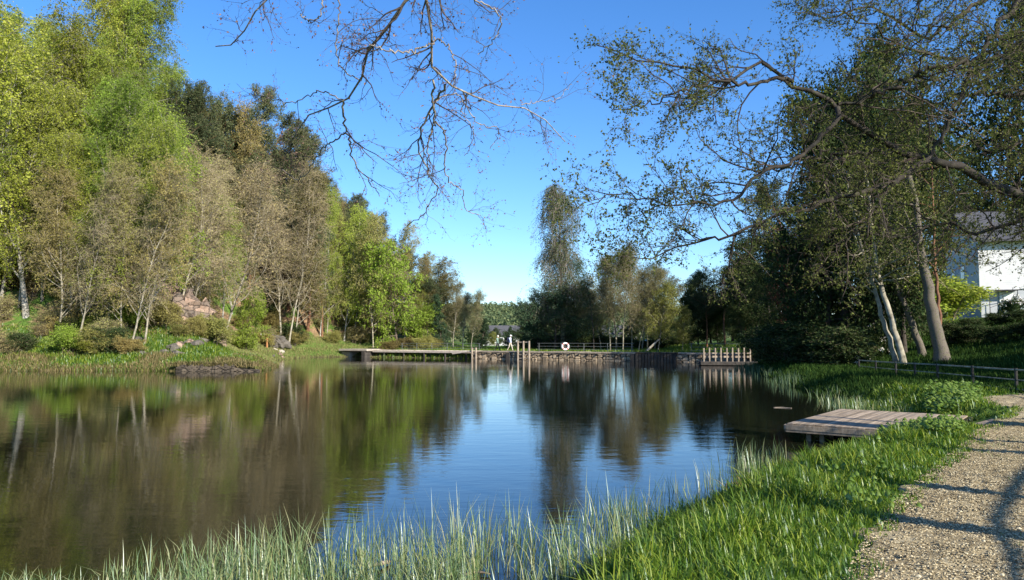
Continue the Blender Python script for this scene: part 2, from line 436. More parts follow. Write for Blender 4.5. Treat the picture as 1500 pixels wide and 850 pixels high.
# stone of the dam: rough masonry
def masonry(name, c1, c2, c3, scale=1.3):
    m, t, o = mat(name)
    tc = nd(t, 'ShaderNodeTexCoord'); mp = nd(t, 'ShaderNodeMapping'); mp.inputs['Scale'].default_value = (1, 1, 1.6)
    t.links.new(tc.outputs['Object'], mp.inputs[0])
    v = nd(t, 'ShaderNodeTexVoronoi'); v.inputs['Scale'].default_value = scale; t.links.new(mp.outputs[0], v.inputs['Vector'])
    ve = nd(t, 'ShaderNodeTexVoronoi'); ve.feature = 'DISTANCE_TO_EDGE'; ve.inputs['Scale'].default_value = scale; t.links.new(mp.outputs[0], ve.inputs['Vector'])
    sp = nd(t, 'ShaderNodeSeparateColor'); t.links.new(v.outputs['Color'], sp.inputs[0])
    c = ramp(t, sp.outputs[0], [(0, c1), (0.5, c2), (1, c3)])
    c = mixc(t, ramp(t, noise(t, 6, 5), [(0.35, (0, 0, 0)), (0.7, (0.6, 0.6, 0.6))]), c, c1)
    gap = ramp(t, ve.outputs['Distance'], [(0.0, (0.25, 0.25, 0.25)), (0.09, (1, 1, 1))])
    c = mixc(t, 1.0, c, gap, 'MULTIPLY')
    p = nd(t, 'ShaderNodeBsdfPrincipled'); p.inputs['Roughness'].default_value = 0.9
    t.links.new(c, p.inputs['Base Color']); t.links.new(bump(t, gap, 0.8, 0.05), p.inputs['Normal'])
    t.links.new(p.outputs[0], o.inputs[0])
    return m
M['dam_stone'] = masonry('dam_stone', (0.20, 0.15, 0.10), (0.40, 0.31, 0.20), (0.52, 0.41, 0.28))
M['dark_stone'] = masonry('dark_stone', (0.045, 0.035, 0.024), (0.09, 0.07, 0.048), (0.14, 0.11, 0.075))

# the ground: soil, leaf litter, moss and grass
def ground_mat():
    m, t, o = mat('ground')
    n1 = noise(t, 0.35, 6, 0.7); n2 = noise(t, 5, 6, 0.7)
    litter = ramp(t, n2, [(0.3, (0.13, 0.08, 0.045)), (0.52, (0.28, 0.18, 0.105)), (0.72, (0.40, 0.28, 0.17))])
    grass = ramp(t, n2, [(0.3, (0.05, 0.095, 0.02)), (0.55, (0.11, 0.19, 0.035)), (0.75, (0.19, 0.24, 0.06))])
    geo = nd(t, 'ShaderNodeNewGeometry'); sp = nd(t, 'ShaderNodeSeparateXYZ'); t.links.new(geo.outputs['Position'], sp.inputs[0])
    lm = nd(t, 'ShaderNodeMapRange'); lm.inputs[1].default_value = 1.3; lm.inputs[2].default_value = 3.2; t.links.new(sp.outputs['Z'], lm.inputs[0])
    xm = nd(t, 'ShaderNodeMapRange'); xm.inputs[1].default_value = -8; xm.inputs[2].default_value = -14; t.links.new(sp.outputs['X'], xm.inputs[0])
    f = nd(t, 'ShaderNodeMath', operation='MULTIPLY'); t.links.new(lm.outputs[0], f.inputs[0]); t.links.new(xm.outputs[0], f.inputs[1])
    pm = ramp(t, n1, [(0.44, (0, 0, 0)), (0.54, (1, 1, 1))])
    f2 = nd(t, 'ShaderNodeMath', operation='MULTIPLY'); t.links.new(f.outputs[0], f2.inputs[0]); t.links.new(pm, f2.inputs[1])
    c = mixc(t, f2.outputs[0], grass, litter)
    wet = nd(t, 'ShaderNodeMapRange'); wet.inputs[1].default_value = 0.35; wet.inputs[2].default_value = 0.0; t.links.new(sp.outputs['Z'], wet.inputs[0])
    c = mixc(t, wet.outputs[0], c, (0.10, 0.075, 0.045))
    p = nd(t, 'ShaderNodeBsdfPrincipled'); p.inputs['Roughness'].default_value = 0.95; p.inputs['Specular IOR Level'].default_value = 0.1
    t.links.new(c, p.inputs['Base Color']); t.links.new(bump(t, noise(t, 7, 6, 0.75), 0.9, 0.12), p.inputs['Normal'])
    t.links.new(p.outputs[0], o.inputs[0])
    return m
M['ground'] = ground_mat()
def water_mat():
    m, t, o = mat('water')
    p = nd(t, 'ShaderNodeBsdfPrincipled')
    p.inputs['Base Color'].default_value = (0.010, 0.011, 0.006, 1)
    p.inputs['Roughness'].default_value = 0.02
    p.inputs['IOR'].default_value = 1.43
    n1 = noise(t, 1.0, 3, 0.5, stretch=(0.9, 2.4, 1)); n2 = noise(t, 1.0, 2, 0.5, stretch=(4.0, 11, 1))
    n3 = noise(t, 0.06, 2, 0.5, stretch=(1, 2.5, 1))
    b1 = nd(t, 'ShaderNodeBump'); b1.inputs['Distance'].default_value = 0.05; b1.inputs['Strength'].default_value = 0.075
    patch = ramp(t, n3, [(0.42, (0.35, 0.35, 0.35)), (0.6, (1, 1, 1))])
    mu = nd(t, 'ShaderNodeMath', operation='MULTIPLY'); t.links.new(n2, mu.inputs[0]); t.links.new(patch, mu.inputs[1])
    b2 = nd(t, 'ShaderNodeBump'); b2.inputs['Distance'].default_value = 0.012; b2.inputs['Strength'].default_value = 0.15
    t.links.new(n1, b1.inputs['Height']); t.links.new(mu.outputs[0], b2.inputs['Height']); t.links.new(b1.outputs[0], b2.inputs['Normal'])
    t.links.new(b2.outputs[0], p.inputs['Normal'])
    t.links.new(p.outputs[0], o.inputs[0])
    return m
M['water'] = water_mat()

# ------------------------------------------------------------------ ground sheet
def axis(segs):
    out = []
    for a, b, st in segs:
        n = max(1, int(round((b - a) / st)))
        out += list(np.linspace(a, b, n, endpoint=False))
    out.append(segs[-1][1])
    return np.array(out)
gx = axis([(-3000, -400, 200), (-400, -110, 15), (-110, -14, 1.0), (-14, 12, 0.25), (12, 50, 0.6), (50, 110, 3), (110, 400, 20), (400, 3000, 200)])
gy = axis([(-300, -20, 20), (-20, 2, 1), (2, 24, 0.25), (24, 100, 0.7), (100, 180, 2.5), (180, 700, 12), (700, 3500, 150)])
GX, GY = np.meshgrid(gx, gy, indexing='xy')
GZ = H(GX, GY)
V = np.stack([GX, GY, GZ], -1).reshape(-1, 3)
ny, nx = GX.shape
idx = np.arange(nx * ny).reshape(ny, nx)
Q = np.stack([idx[:-1, :-1], idx[:-1, 1:], idx[1:, 1:], idx[1:, :-1]], -1).reshape(-1, 4)
tag(ob('ground', new_mesh('ground', V, Q, M['ground'], True)), kind='structure')
wv = np.array([(-160, 4, 0), (24.5, 4, 0), (24.5, 96, 0), (-160, 96, 0)], float)
tag(ob('water', new_mesh('water', wv, np.array([[0, 1, 2, 3]]), M['water'])), kind='structure')

# ------------------------------------------------------------------ the gravel path
PL = np.array([(-4.2, -5), (-1.2, -0.6), (2.13, 4.95), (3.4, 6.9), (4.65, 8.6), (6.8, 11.4), (9.1, 14.3), (11.2, 16.9), (11.75, 18.6), (13.0, 20.5), (16.2, 22.2), (20, 23.6), (26, 25.5)], float)
def resample(P, n, smooth=True):
    P = np.asarray(P, float)
    if smooth and len(P) > 2:   # Catmull-Rom
        E = np.concatenate([[2 * P[0] - P[1]], P, [2 * P[-1] - P[-2]]])
        out = []
        for i in range(1, len(E) - 2):
            for u in np.linspace(0, 1, 8, endpoint=False):
                a, b, c, d = E[i - 1], E[i], E[i + 1], E[i + 2]
                out.append(0.5 * ((2 * b) + (-a + c) * u + (2 * a - 5 * b + 4 * c - d) * u ** 2 + (-a + 3 * b - 3 * c + d) * u ** 3))
        out.append(P[-1]); P = np.array(out)
    s = np.concatenate([[0], np.cumsum(np.linalg.norm(np.diff(P, axis=0), axis=1))])
    u = np.linspace(0, s[-1], n)
    return np.stack([np.interp(u, s, P[:, k]) for k in range(P.shape[1])], 1)
path = resample(PL, 900)
pt = norm(np.gradient(path, axis=0)); pn = np.stack([pt[:, 1], -pt[:, 0]], 1)   # to the right
nw = 72
wv_ = np.linspace(0, 1, nw)
s_ = np.arange(900)
eL = fbm(s_ * 0.09, s_ * 0 + 3, 4) * 0.55; eR = fbm(s_ * 0.05, s_ * 0 + 9, 3) * 0.5
PX = path[:, None, 0] + pn[:, None, 0] * (eL[:, None] + (2.7 + eR[:, None] - eL[:, None]) * wv_[None])
PY = path[:, None, 1] + pn[:, None, 1] * (eL[:, None] + (2.7 + eR[:, None] - eL[:, None]) * wv_[None])
crown_ = 0.025 + 0.03 * np.sin(wv_ * math.pi)[None]
PZ = H(PX, PY) + crown_ + fbm(PX * 1.4, PY * 1.4, 3) * 0.05 + fbm(PX * 11, PY * 11, 3) * 0.045 + fbm(PX * 2.2 + PY * 1.2, PY * 16 - PX * 7, 2) * 0.035 + (RNG.random(PX.shape) - .5) * 0.010
PZ[:, 0] -= 0.05; PZ[:, -1] -= 0.05
V = np.stack([PX, PY, PZ], -1).reshape(-1, 3)
idx = np.arange(900 * nw).reshape(900, nw)
Q = np.stack([idx[:-1, :-1], idx[:-1, 1:], idx[1:, 1:], idx[1:, :-1]], -1).reshape(-1, 4)
M['path'] = surf('path', (0.18, 0.138, 0.073), (0.33, 0.262, 0.145), 2.6, bs=0.9, bd=0.02, bscale=60, c3=(0.46, 0.38, 0.225), detail=11)
tag(ob('path', new_mesh('path', V, Q, M['path'], True)), kind='structure')
def path_z(x, y): return H(x, y) + 0.03
def path_dist(x, y):
    """signed distance to the path's left edge (positive = on the path side), coarse"""
    x = np.asarray(x); y = np.asarray(y)
    P = path[::6]; N = pn[::6]
    d2 = (x[:, None] - P[None, :, 0]) ** 2 + (y[:, None] - P[None, :, 1]) ** 2
    k = d2.argmin(1)
    return (x - P[k, 0]) * N[k, 0] + (y - P[k, 1]) * N[k, 1]

# ------------------------------------------------------------------ tree kinds
def tree_kind(seed, Ht, r0, n1, t0, ang1, len1, n2, len2, n3, len3, nleaf, lsize, wood, twig, leaf,
              trop1=(0, 0, .3), trop2=(0, 0, 0), trop3=(0, 0, -.3), lean=0.03, wob=0.05, wob1=0.10, spread=0.12, aspect=0.55,
              flat1=0.3, ang2=50, ang3=50, twr=0.012, stems=1, ldroop=0.0, tk=8, trunkend=0.12, base=None):
    rng = np.random.default_rng(seed)
    P0 = np.zeros((stems, 3)); D0 = np.tile([0, 0, 1.0], (stems, 1)) + rng.normal(0, lean if stems == 1 else 0.16, (stems, 3)) * [1, 1, 0]
    if stems > 1: P0[:, :2] = rng.normal(0, 0.25, (stems, 2))
    Hs = Ht * np.where(np.arange(stems) == 0, 1, rng.uniform(0.75, 1.0, stems))
    T = grow(rng, P0, D0, Hs, 14, wob, (0, 0, .25)); T[:, 0, 2] = -0.35
    rt = r0 * rng.uniform(.75, 1, stems)
    TR = taper(rt, 15, trunkend); TR[:, 0] *= 1.45
    V0, Q0 = tubes(T, TR, tk)
    pos, tan, rr, t, par = sample(T, TR, rng, n1, t0, 0.985, even=True)
    D1 = child_dir(rng, tan, ang1, 12, flat1)
    u = (t - t0) / (1 - t0)
    L1 = len1(u) * rng.uniform(0.7, 1.2, len(u)) * (Ht / 10)
    B1 = grow(rng, pos, D1, L1, 7, wob1, trop1)
    R1 = taper(np.minimum(rr * 0.5, 0.008 + L1 * 0.0105), 8, .2)
    V1, Q1 = tubes(B1, R1, 5)
    pos2, tan2, rr2, t2, p2 = sample(B1, R1, rng, n2, 0.15, 1.0, even=True)
    D2 = child_dir(rng, tan2, ang2, 14, 0.35)
    L2 = len2 * L1[p2] * (1.15 - 0.6 * t2) * rng.uniform(0.6, 1.25, len(t2)) + 0.25
    B2 = grow(rng, pos2, D2, L2, 5, wob1 * 1.3, trop2)
    R2 = taper(np.minimum(rr2 * 0.7, twr * 1.3 + 0 * rr2), 6, .3)
    V2, Q2 = tubes(B2, R2, 3)
    pts = [B2]
    vt, qt = [V2], [Q2]
    if n3:
        pos3, tan3, rr3, t3, p3 = sample(B2, R2, rng, n3, 0.1, 1.0, even=True)
        D3 = child_dir(rng, tan3, ang3, 15, 0.2)
        L3 = len3 * rng.uniform(0.5, 1.3, len(t3))
        B3 = grow(rng, pos3, D3, L3, 4, wob1 * 1.5, trop3)
        R3 = taper(np.full(len(t3), twr), 5, .4)
        V3, Q3 = tubes(B3, R3, 3)
        vt.append(V3); qt.append(Q3 + len(V2)); last, lr = B3, R3
    else: last, lr = B2, R2
    lp, lt, _, _, _ = sample(last, lr, rng, nleaf, 0.1, 1.0)
    lp = lp + rng.normal(0, spread, lp.shape)
    VL, QL = leaves(rng, lp, lsize, aspect, 0.35, axis=lt * 0.5, droop=ldroop)
    trunk = new_mesh('trunk', np.concatenate([V0, V1]), np.concatenate([Q0, Q1 + len(V0)]), wood, True)
    VT = np.concatenate(vt); QT = np.concatenate(qt)
    crown = new_mesh('crown', np.concatenate([VT, VL]), np.concatenate([QT, QL + len(VT)]), [twig, leaf], False,
                     np.concatenate([np.zeros(len(QT), np.int32), np.ones(len(QL), np.int32)]))
    zmax = float(np.concatenate([VT, VL])[:, 2].max())
    return dict(trunk=trunk, crown=crown, h=zmax)
K = {}
bell = lambda a, p=.7, lo=.14, sp=.80: (lambda u: a * np.sin(math.pi * (lo + sp * u)) ** p + .3)
K['birch'] = [tree_kind(s, 20, .14, 42, .10, 42, lambda u: 2.1 * (1 - u) ** .7 + .6, 7, .38, 4, 1.6, 27, .135, M['bark_birch'], M['twig_grey'], M['leaf_birch'],
              trop2=(0, 0, -.25), trop3=(0, 0, -1.8), spread=.10, twr=.007) for s in (1, 2)]
K['bare'] = [tree_kind(s, 14, .10, 34, .16, 42, lambda u: 2.3 * (1 - u) ** .6 + .6, 9, .42, 7, .95, 3, .10, M['bark_pale'], M['twig'], M['leaf_bud'],
             trop1=(0, 0, .6), spread=.05, wob1=.15, twr=.010, wob=.06) for s in (3, 4)]
K['bud'] = [tree_kind(s, 14, .10, 34, .12, 42, lambda u: 2.3 * (1 - u) ** .6 + .6, 8, .42, 6, .9, 11, .12, M['bark_pale'], M['twig'], M['leaf_olive'],
            trop1=(0, 0, .6), spread=.08, wob1=.15, twr=.009, wob=.06) for s in (5, 6)]
K['pine'] = [tree_kind(s, 16, .22, 34, .36, 65, bell(2.3, .6, .2, .74), 9, .36, 4, .45, 20, .21, M['bark_pine'], M['twig_dark'], M['leaf_pine'],
             trop1=(0, 0, .5), trop2=(0, 0, .4), trop3=(0, 0, .4), spread=.17, aspect=.3, twr=.012) for s in (7, 8)]
K['spruce'] = [tree_kind(s, 14, .18, 110, .05, 88, lambda u: 2.2 * (1 - u) ** .9 + .18, 8, .32, 0, 0, 26, .25, M['bark_brown'], M['twig_dark'], M['leaf_spruce'],
               trop1=(0, 0, -.3), trop2=(0, 0, -.35), spread=.14, aspect=.35, flat1=1.0, twr=.012) for s in (9,)]
K['broad'] = [tree_kind(s, 15, .24, 38, .10, 62, bell(3.5), 9, .40, 5, .9, 18, .23, M['bark_dark'], M['twig_dark'], M['leaf_darkgreen'],
              spread=.25, wob1=.14, twr=.012, wob=.07) for s in (10, 11)]
K['teal'] = [tree_kind(12, 13, .26, 40, .08, 68, bell(5.0, .6, .25, .70), 9, .38, 5, .9, 15, .20, M['bark_dark'], M['twig_dark'], M['leaf_teal'],
             spread=.25, wob1=.14, twr=.012)]
K['maple'] = [tree_kind(13, 10, .12, 34, .06, 65, bell(3.6, .6, .2, .74), 8, .42, 4, .8, 10, .25, M['bark_brown'], M['twig'], M['leaf_bright'],
              trop1=(0, 0, -.1), spread=.17, wob1=.12, twr=.010, flat1=.8)]
K['weep'] = [tree_kind(14, 21, .24, 64, .14, 30, lambda u: 1.45 * (1 - .5 * u) * (1 - u ** 3) ** .5 * (1.15 - .35 * np.cos(u * 12)) + .35, 7, .32, 6, 2.3, 15, .13, M['bark_pale'], M['twig_grey'], M['leaf_weep'],
             trop1=(0, 0, -.2), trop2=(0, 0, -.8), trop3=(0, 0, -3.2), spread=.10, twr=.011, wob=.004, lean=.0)]
K['alder'] = [tree_kind(s, 13, .12, 30, .22, 42, lambda u: 2.6 * (1 - u) ** .5 + .5, 9, .42, 7, .9, 8, .12, M['bark_pale'], M['twig'], M['leaf_alder'],
              trop1=(0, 0, .6), spread=.14, wob1=.14, twr=.010, wob=.06) for s in (15, 16)]
K['yellow'] = [tree_kind(17, 9, .11, 30, .12, 50, bell(3.0, .6, .2, .74), 8, .42, 6, .7, 12, .14, M['bark_pale'], M['twig'], M['leaf_yellow'],
               trop1=(0, 0, .3), spread=.15, wob1=.14, twr=.009)]
K['beech'] = [tree_kind(18, 14, .24, 34, .10, 62, bell(3.8), 9, .40, 5, .9, 13, .21, M['bark_dark'], M['twig_dark'], M['leaf_beech'],
              spread=.25, wob1=.14, twr=.012)]
K['slim'] = [tree_kind(19, 12, .10, 22, .3, 50, lambda u: 1.2 * (1 - u) ** .6 + .35, 6, .4, 4, .7, 8, .12, M['bark_dark'], M['twig_dark'], M['leaf_teal'],
             trop1=(0, 0, .5), spread=.12, wob1=.12, twr=.008)]
K['shrub'] = [tree_kind(s, 2.4, .035, 8, .08, 50, lambda u: 3.0 * (1 - u) ** .5 + 1.4, 5, .5, 4, .35, 14 if s < 24 else 3, .11, M['bark_brown'], M['twig'], lf,
              trop1=(0, 0, .5), spread=.10, stems=6, twr=.006, lean=.2) for s, lf in ((20, M['leaf_birch']), (21, M['leaf_darkgreen']), (22, M['leaf_olive']), (23, M['leaf_bright']), (24, M['leaf_bud']))]
def kind_with(kind, crownmat=None, twigmat=None, trunkmat=None):
    """same shape of tree in other leaves or bark"""
    k = dict(kind); c = k['crown'].copy()
    if crownmat: c.materials[1] = crownmat
    if twigmat: c.materials[0] = twigmat
    k['crown'] = c
    if trunkmat: t = k['trunk'].copy(); t.materials[0] = trunkmat; k['trunk'] = t
    return k
def put_tree(kind, x, y, height, label, cat='tree', group=None, name='tree', rz=None, lean=(0, 0), wide=1.0, z=None):
    s = height / kind['h']
    r = thing(name, label, cat, (x, y, H1(x, y) if z is None else z), 0, group)
    r.rotation_euler = (lean[0], lean[1], random.uniform(0, 6.28) if rz is None else rz)
    if lean != (0, 0):
        q = Euler((lean[0], lean[1], 0)).to_quaternion() @ Euler((0, 0, r.rotation_euler[2])).to_quaternion()
        r.rotation_euler = q.to_euler()
    r.scale = (s * wide, s * wide, s)
    ob('trunk', kind['trunk'], r); ob('crown', kind['crown'], r)
    return r
def tree_px(kind, px, Y, top, label, **kw):
    x = (px - 750) / FPX * Y * 1.002
    z = kw.pop('z', None)
    z = H1(x, Y) if z is None else z
    return put_tree(kind, x, Y, at(px, top, Y)[2] - z, label, z=z, **kw)

# ------------------------------------------------------------------ left hill: front row, each with its own label
FR = [
    ('birch', 0, 40, 60, -60, 'large pale-trunked birch leaning out of the bank at the far left', 'birch_tree', (0, rad(-5)), 1.15),
    ('birch', 1, 8, 63, -40, 'birch with dense fresh green leaves at the left frame edge', 'birch_tree', (0, rad(5)), 1.1),
    ('bud', 0, 88, 57, 225, 'slender grey alder just right of the big leaning birch', 'alder_tree', (0, rad(6)), 1.0),
    ('bare', 0, 116, 56, 235, 'forked bare alder with a kinked pale trunk, above the brown leaf slope', 'alder_tree', (0, rad(9)), 1.1),
    ('bud', 1, 178, 56.5, 215, 'left stem of the three pale trunks standing together by the left bank', 'alder_tree', (0, rad(2)), .95),
    ('bare', 1, 194, 55.5, 235, 'middle stem of the three pale trunks standing together by the left bank', 'alder_tree', (0, rad(7)), .9),
    ('bud', 0, 214, 56.5, 225, 'right stem of the three pale trunks, beside the pink rock face', 'alder_tree', (0, rad(5)), .95),
    ('bare', 0, 328, 69, 215, 'wide-forking bare tree leaning right beside the bright green maple bush', 'bare_tree', (0, rad(14)), 1.3),
    ('bare', 1, 414, 92, 240, 'straight grey bare tree right of the bright green maple bush', 'bare_tree', (0, rad(1)), .9),
    ('bare', 0, 424, 90, 215, 'pale bare tree leaning slightly right at the back of the cove', 'bare_tree', (0, rad(5)), .9),
    ('bud', 1, 434, 93, 235, 'budding tree in the close trio of trunks behind the cove', 'alder_tree', (0, rad(4)), .9),
    ('birch', 1, 470, 98, 262, 'tall thin white birch rising over the bare wood left of the footbridge', 'birch_tree', (0, rad(1)), .55),
    ('bud', 0, 480, 99, 300, 'pale straight trunk next to the tall thin white birch', 'alder_tree', (0, rad(3)), .7),
    ('birch', 0, 505, 100, 290, 'green birch with drooping crown behind the left end of the footbridge', 'birch_tree', (0, rad(2)), .85),
    ('birch', 1, 520, 102, 330, 'smaller green birch close behind the drooping birch at the footbridge', 'birch_tree', (0, 0), .8),
    ('bud', 1, 548, 97, 300, 'olive budding tree between the green birches and the bright maple', 'alder_tree', (0, 0), 1.0),
    ('maple', 0, 583, 97, 345, 'bright yellow-green maple hanging over the wooden footbridge', 'maple_tree', (0, 0), .8),
    ('maple', 0, 618, 99, 440, 'low bright green maple bush under the footbridge trees', 'maple_tree', (0, 0), 1.2),
    ('bud', 0, 632, 100, 365, 'thin-crowned bare tree standing up from the foot of the hill', 'bare_tree', (0, 0), .7),
    ('spruce', 0, 646, 98, 430, 'dark spruce among olive trees behind the footbridge', 'spruce_tree', (0, 0), .9),
    ('alder', 0, 664, 102, 405, 'olive alder between the two dark spruces at the foot of the hill', 'alder_tree', (0, 0), 1.0),
    ('alder', 1, 690, 101, 418, 'pale lacy alder at the right end of the left wood', 'alder_tree', (0, 0), 1.0),
    ('spruce', 0, 706, 96, 465, 'short dark spruce at the right end of the left wood', 'spruce_tree', (0, 0), 1.1),
    ('bud', 1, 652, 104, 392, 'taller olive tree behind the first dark spruce', 'alder_tree', (0, 0), 1.2),
    ('bud', 0, 626, 104, 372, 'olive tree at the back of the low maple bush', 'alder_tree', (0, 0), 1.2),
    ('alder', 0, 678, 112, 425, 'hazy olive tree behind the pale lacy alder', 'alder_tree', (0, 0), 1.1),
    ('yellow', 0, 722, 125, 485, 'yellowish bush behind the walkers on the dam', 'bush', (0, 0), 1.3),
    ('spruce', 0, 743, 112, 478, 'small dark conifer right behind the walker with the backpack', 'spruce_tree', (0, 0), 1.2),
]
for kd, v, px, Y, top, label, nm, lean, wide in FR:
    tree_px(K[kd][v], px, Y, top, label, cat='bush' if nm == 'bush' else 'tree', name=nm, lean=lean, wide=wide)
# bright maple bush by the cove
tree_px(K['maple'][0], 362, 73, 418, 'bright lime green maple bush by the cove, below the forking bare tree', cat='bush', name='maple_bush', wide=.75)

# ------------------------------------------------------------------ left hill: ridge line trees fitted to the skyline
SKYL = ([100, 150, 180, 205, 220, 232, 262, 290, 318, 342, 362, 386, 405, 428, 447, 470, 490, 512, 534, 556, 575, 592, 606, 622, 640, 655, 668],
        [-80, -60, 5, 40, 85, 95, 112, 118, 132, 130, 150, 172, 195, 208, 228, 250, 262, 275, 290, 302, 320, 345, 368, 398, 408, 412, 425])
RIDGE = []
px_ = 120
while px_ < 665:
    RIDGE.append((px_, 92 + (px_ - 120) * .05 + random.uniform(-3, 3), float(np.interp(px_, *SKYL)) + random.uniform(-9, 14)))
    px_ += random.uniform(11, 17)
for i, (px, Y, top) in enumerate(RIDGE):
    kd = (K['pine'][i % 2] if (i * 7) % 10 < 7 else K['bud'][i % 2]) if px > 240 else K['birch'][i % 2]
    if px > 600: kd = K['bud'][i % 2]
    if px < 240 and top < 0: top = random.uniform(-80, -10)
    x = (px - 750) / FPX * Y
    if px > 600:
        tree_px(kd, px, Y, top, 'olive budding tree low on the right end of the hill skyline', group='budding trees at the low end of the hill skyline', name='budding_tree', wide=1.1)
    elif px > 240:
        tree_px(kd, px, Y, top, ('dark pine' if (i * 7) % 10 < 7 else 'pale twiggy tree') + ' on the skyline of the left hill', group='trees along the skyline of the left hill', name='pine_tree' if (i * 7) % 10 < 7 else 'budding_tree', wide=.75 + .3 * random.random())
    else:
        tree_px(kd, px, Y, top, 'green birch on the upper left skyline', group='birches on the upper left skyline', name='birch_tree')

# ------------------------------------------------------------------ left hill: the mass of the wood
LBL = {
    'birch': ('light green birch in the leafy wood on the left hillside', 'light green birches on the left hillside', 'birch_tree'),
    'bare': ('brown bare tree with fine twigs on the left hillside', 'brown bare trees on the left hillside', 'bare_tree'),
    'bud': ('olive tree just coming into leaf on the left hillside', 'budding trees on the left hillside', 'budding_tree'),
    'pine': ('dark pine standing among the trees of the left hillside', 'pines within the left hillside', 'pine_tree'),
}
LANDM = [(25, 'behind the left frame-edge birch'), (70, 'behind the big leaning birch'), (100, 'behind the slender grey alder'), (150, 'behind the kinked bare alder'), (225, 'behind the trio of pale trunks'),
         (310, 'above the pink rock face'), (350, 'behind the wide-forking tree'), (400, 'behind the lime maple bush'), (450, 'behind the cove'), (490, 'around the thin white birch'), (540, 'behind the landing slab'),
         (600, 'behind the tall bright maple'), (900, 'behind the dark spruces')]
SHORT = {'birch': 'light green birch', 'bare': 'brown bare tree', 'bud': 'olive budding tree', 'pine': 'dark pine'}
rows = [57.5, 61, 65, 69, 73.5, 78, 83, 88, 93, 98, 103, 108]
cnt = 0
for ri, Y in enumerate(rows):
    px = -60 + (ri % 2) * 22
    while px < 640:
        q = px + random.uniform(-14, 14); yy = Y + random.uniform(-1.6, 1.6)
        x = (q - 750) / FPX * yy
        s = float(lake_sd(np.array([x]), np.array([yy]))[0])
        step = 38 - ri * .9
        px += step
        if s < 6.5: continue
        sd_in = s
        if 225 < q < 318 and yy < 63: continue      # keep the rock face open
        hgt = random.uniform(11, 16.5)
        r = random.random()
        z = H1(x, yy)
        py = 497 - (z + hgt - CAMZ) / yy * FPX
        skyl = np.interp(q, [-100, 150, 205, 262, 342, 405, 490, 575, 606, 660], [-400, -60, 70, 120, 145, 215, 280, 335, 380, 440])
        if py < skyl: hgt = (497 - skyl) / FPX * yy + CAMZ - z
        if hgt < 5: continue
        if q < 225: kd = 'birch' if r < .78 else ('bud' if r < .92 else 'bare')
        elif q < 300: kd = 'bare' if r < .5 else ('bud' if r < .85 else 'birch')
        elif q < 340: kd = 'birch' if r < .45 else ('bare' if r < .8 else 'bud')
        elif q < 480: kd = ('bare' if r < .42 else 'bud' if r < .72 else 'birch' if r < .86 else 'pine') if yy < 92 else ('pine' if r < .6 else 'bare' if r < .85 else 'bud')
        else: kd = ('bud' if r < .40 else 'bare' if r < .72 else 'birch' if r < .87 else 'pine')
        if q < 225 and yy < 70 and kd == 'birch': hgt = min(hgt * 1.35, 19)
        lb, gp, nm = LBL[kd]
        lm = next(b for a_, b in LANDM if q < a_)
        tier = 'low on the hill' if sd_in < 12 else 'halfway up the hill' if sd_in < 22 else 'high on the hill' if sd_in < 34 else 'near the hilltop'
        lb = '%s %s, %s' % (SHORT[kd], tier, lm)
        put_tree(K[kd][random.randrange(2)], x, yy, hgt, lb, group=gp, name=nm, wide=random.uniform(.9, 1.2))
        cnt += 1
# undergrowth of the bank
SH = {0: ('leafy green shrub growing on the left bank slope', 'green shrubs on the left bank slope'), 2: ('brown twiggy shrub growing on the left bank slope', 'brown shrubs on the left bank slope'),
      4: ('bare twiggy shrub growing on the left bank slope', 'bare twiggy shrubs on the left bank slope'),
      1: ('dark green shrub growing on the left bank slope', 'dark shrubs on the left bank slope')}
for i in range(170):
    px = random.uniform(-20, 640); Y = random.uniform(54, 76) if px < 330 else random.uniform(72, 108)
    x = (px - 750) / FPX * Y
    s = float(lake_sd(np.array([x]), np.array([Y]))[0])
    if s < 2.2 or s > 24: continue
    if 222 < px < 318 and Y < 70: continue
    v = random.choice([0, 2, 2, 4, 4, 1])
    lm = next(b for a_, b in LANDM if px < a_)
    put_tree(K['shrub'][v], x, Y, random.uniform(.9, 2.2) + min(2.2, s * .12) * random.random(), SH[v][0].split(' growing')[0] + (' low on the slope, ' if s < 9 else ' up the slope, ') + lm, cat='shrub', group=SH[v][1], name='shrub', wide=1.5)

# ------------------------------------------------------------------ rock face and stones on the left bank
def rock_mesh(name, seed, sx, sy, sz, m, n=56, rough=.7):
    rng = np.random.default_rng(seed)
    th = np.linspace(0, 2 * math.pi, n, endpoint=False); ph = np.linspace(0.02, math.pi - 0.02, n // 2)
    T, Pp = np.meshgrid(th, ph); d = np.stack([np.sin(Pp) * np.cos(T), np.sin(Pp) * np.sin(T), np.cos(Pp)], -1)
    dirs = norm(rng.normal(0, 1, (16, 3))); off = rng.uniform(.62, 1.0, 16)
    r = np.min(np.where(d @ dirs.T > 0.05, off / np.maximum(d @ dirs.T, .05), 9), -1)
    r = np.clip(r, 0, 1.25)
    q = d * 3.1 + seed; r = r * (1 + rough * .5 * (fbm(q[..., 0] + q[..., 2] * .7, q[..., 1] + q[..., 2] * 1.3, 4)) * 1.6)
    V = (d * r[..., None] * np.array([sx, sy, sz])).reshape(-1, 3)
    h, w = T.shape; ix = np.arange(h * w).reshape(h, w)
    Q = np.stack([ix[:-1], ix[1:], np.roll(ix[1:], -1, 1), np.roll(ix[:-1], -1, 1)], -1).reshape(-1, 4)
    caps = [ix[0][::1], ix[-1][::-1]]
    V = np.concatenate([V, V[ix[0]].mean(0)[None], V[ix[-1]].mean(0)[None]])
    nV = len(V); T1 = np.stack([np.full(w, nV - 2), ix[0], np.roll(ix[0], -1)], -1); T2 = np.stack([np.full(w, nV - 1), np.roll(ix[-1], -1), ix[-1]], -1)
    return new_mesh(name, V, [Q, T1, T2], m, False)
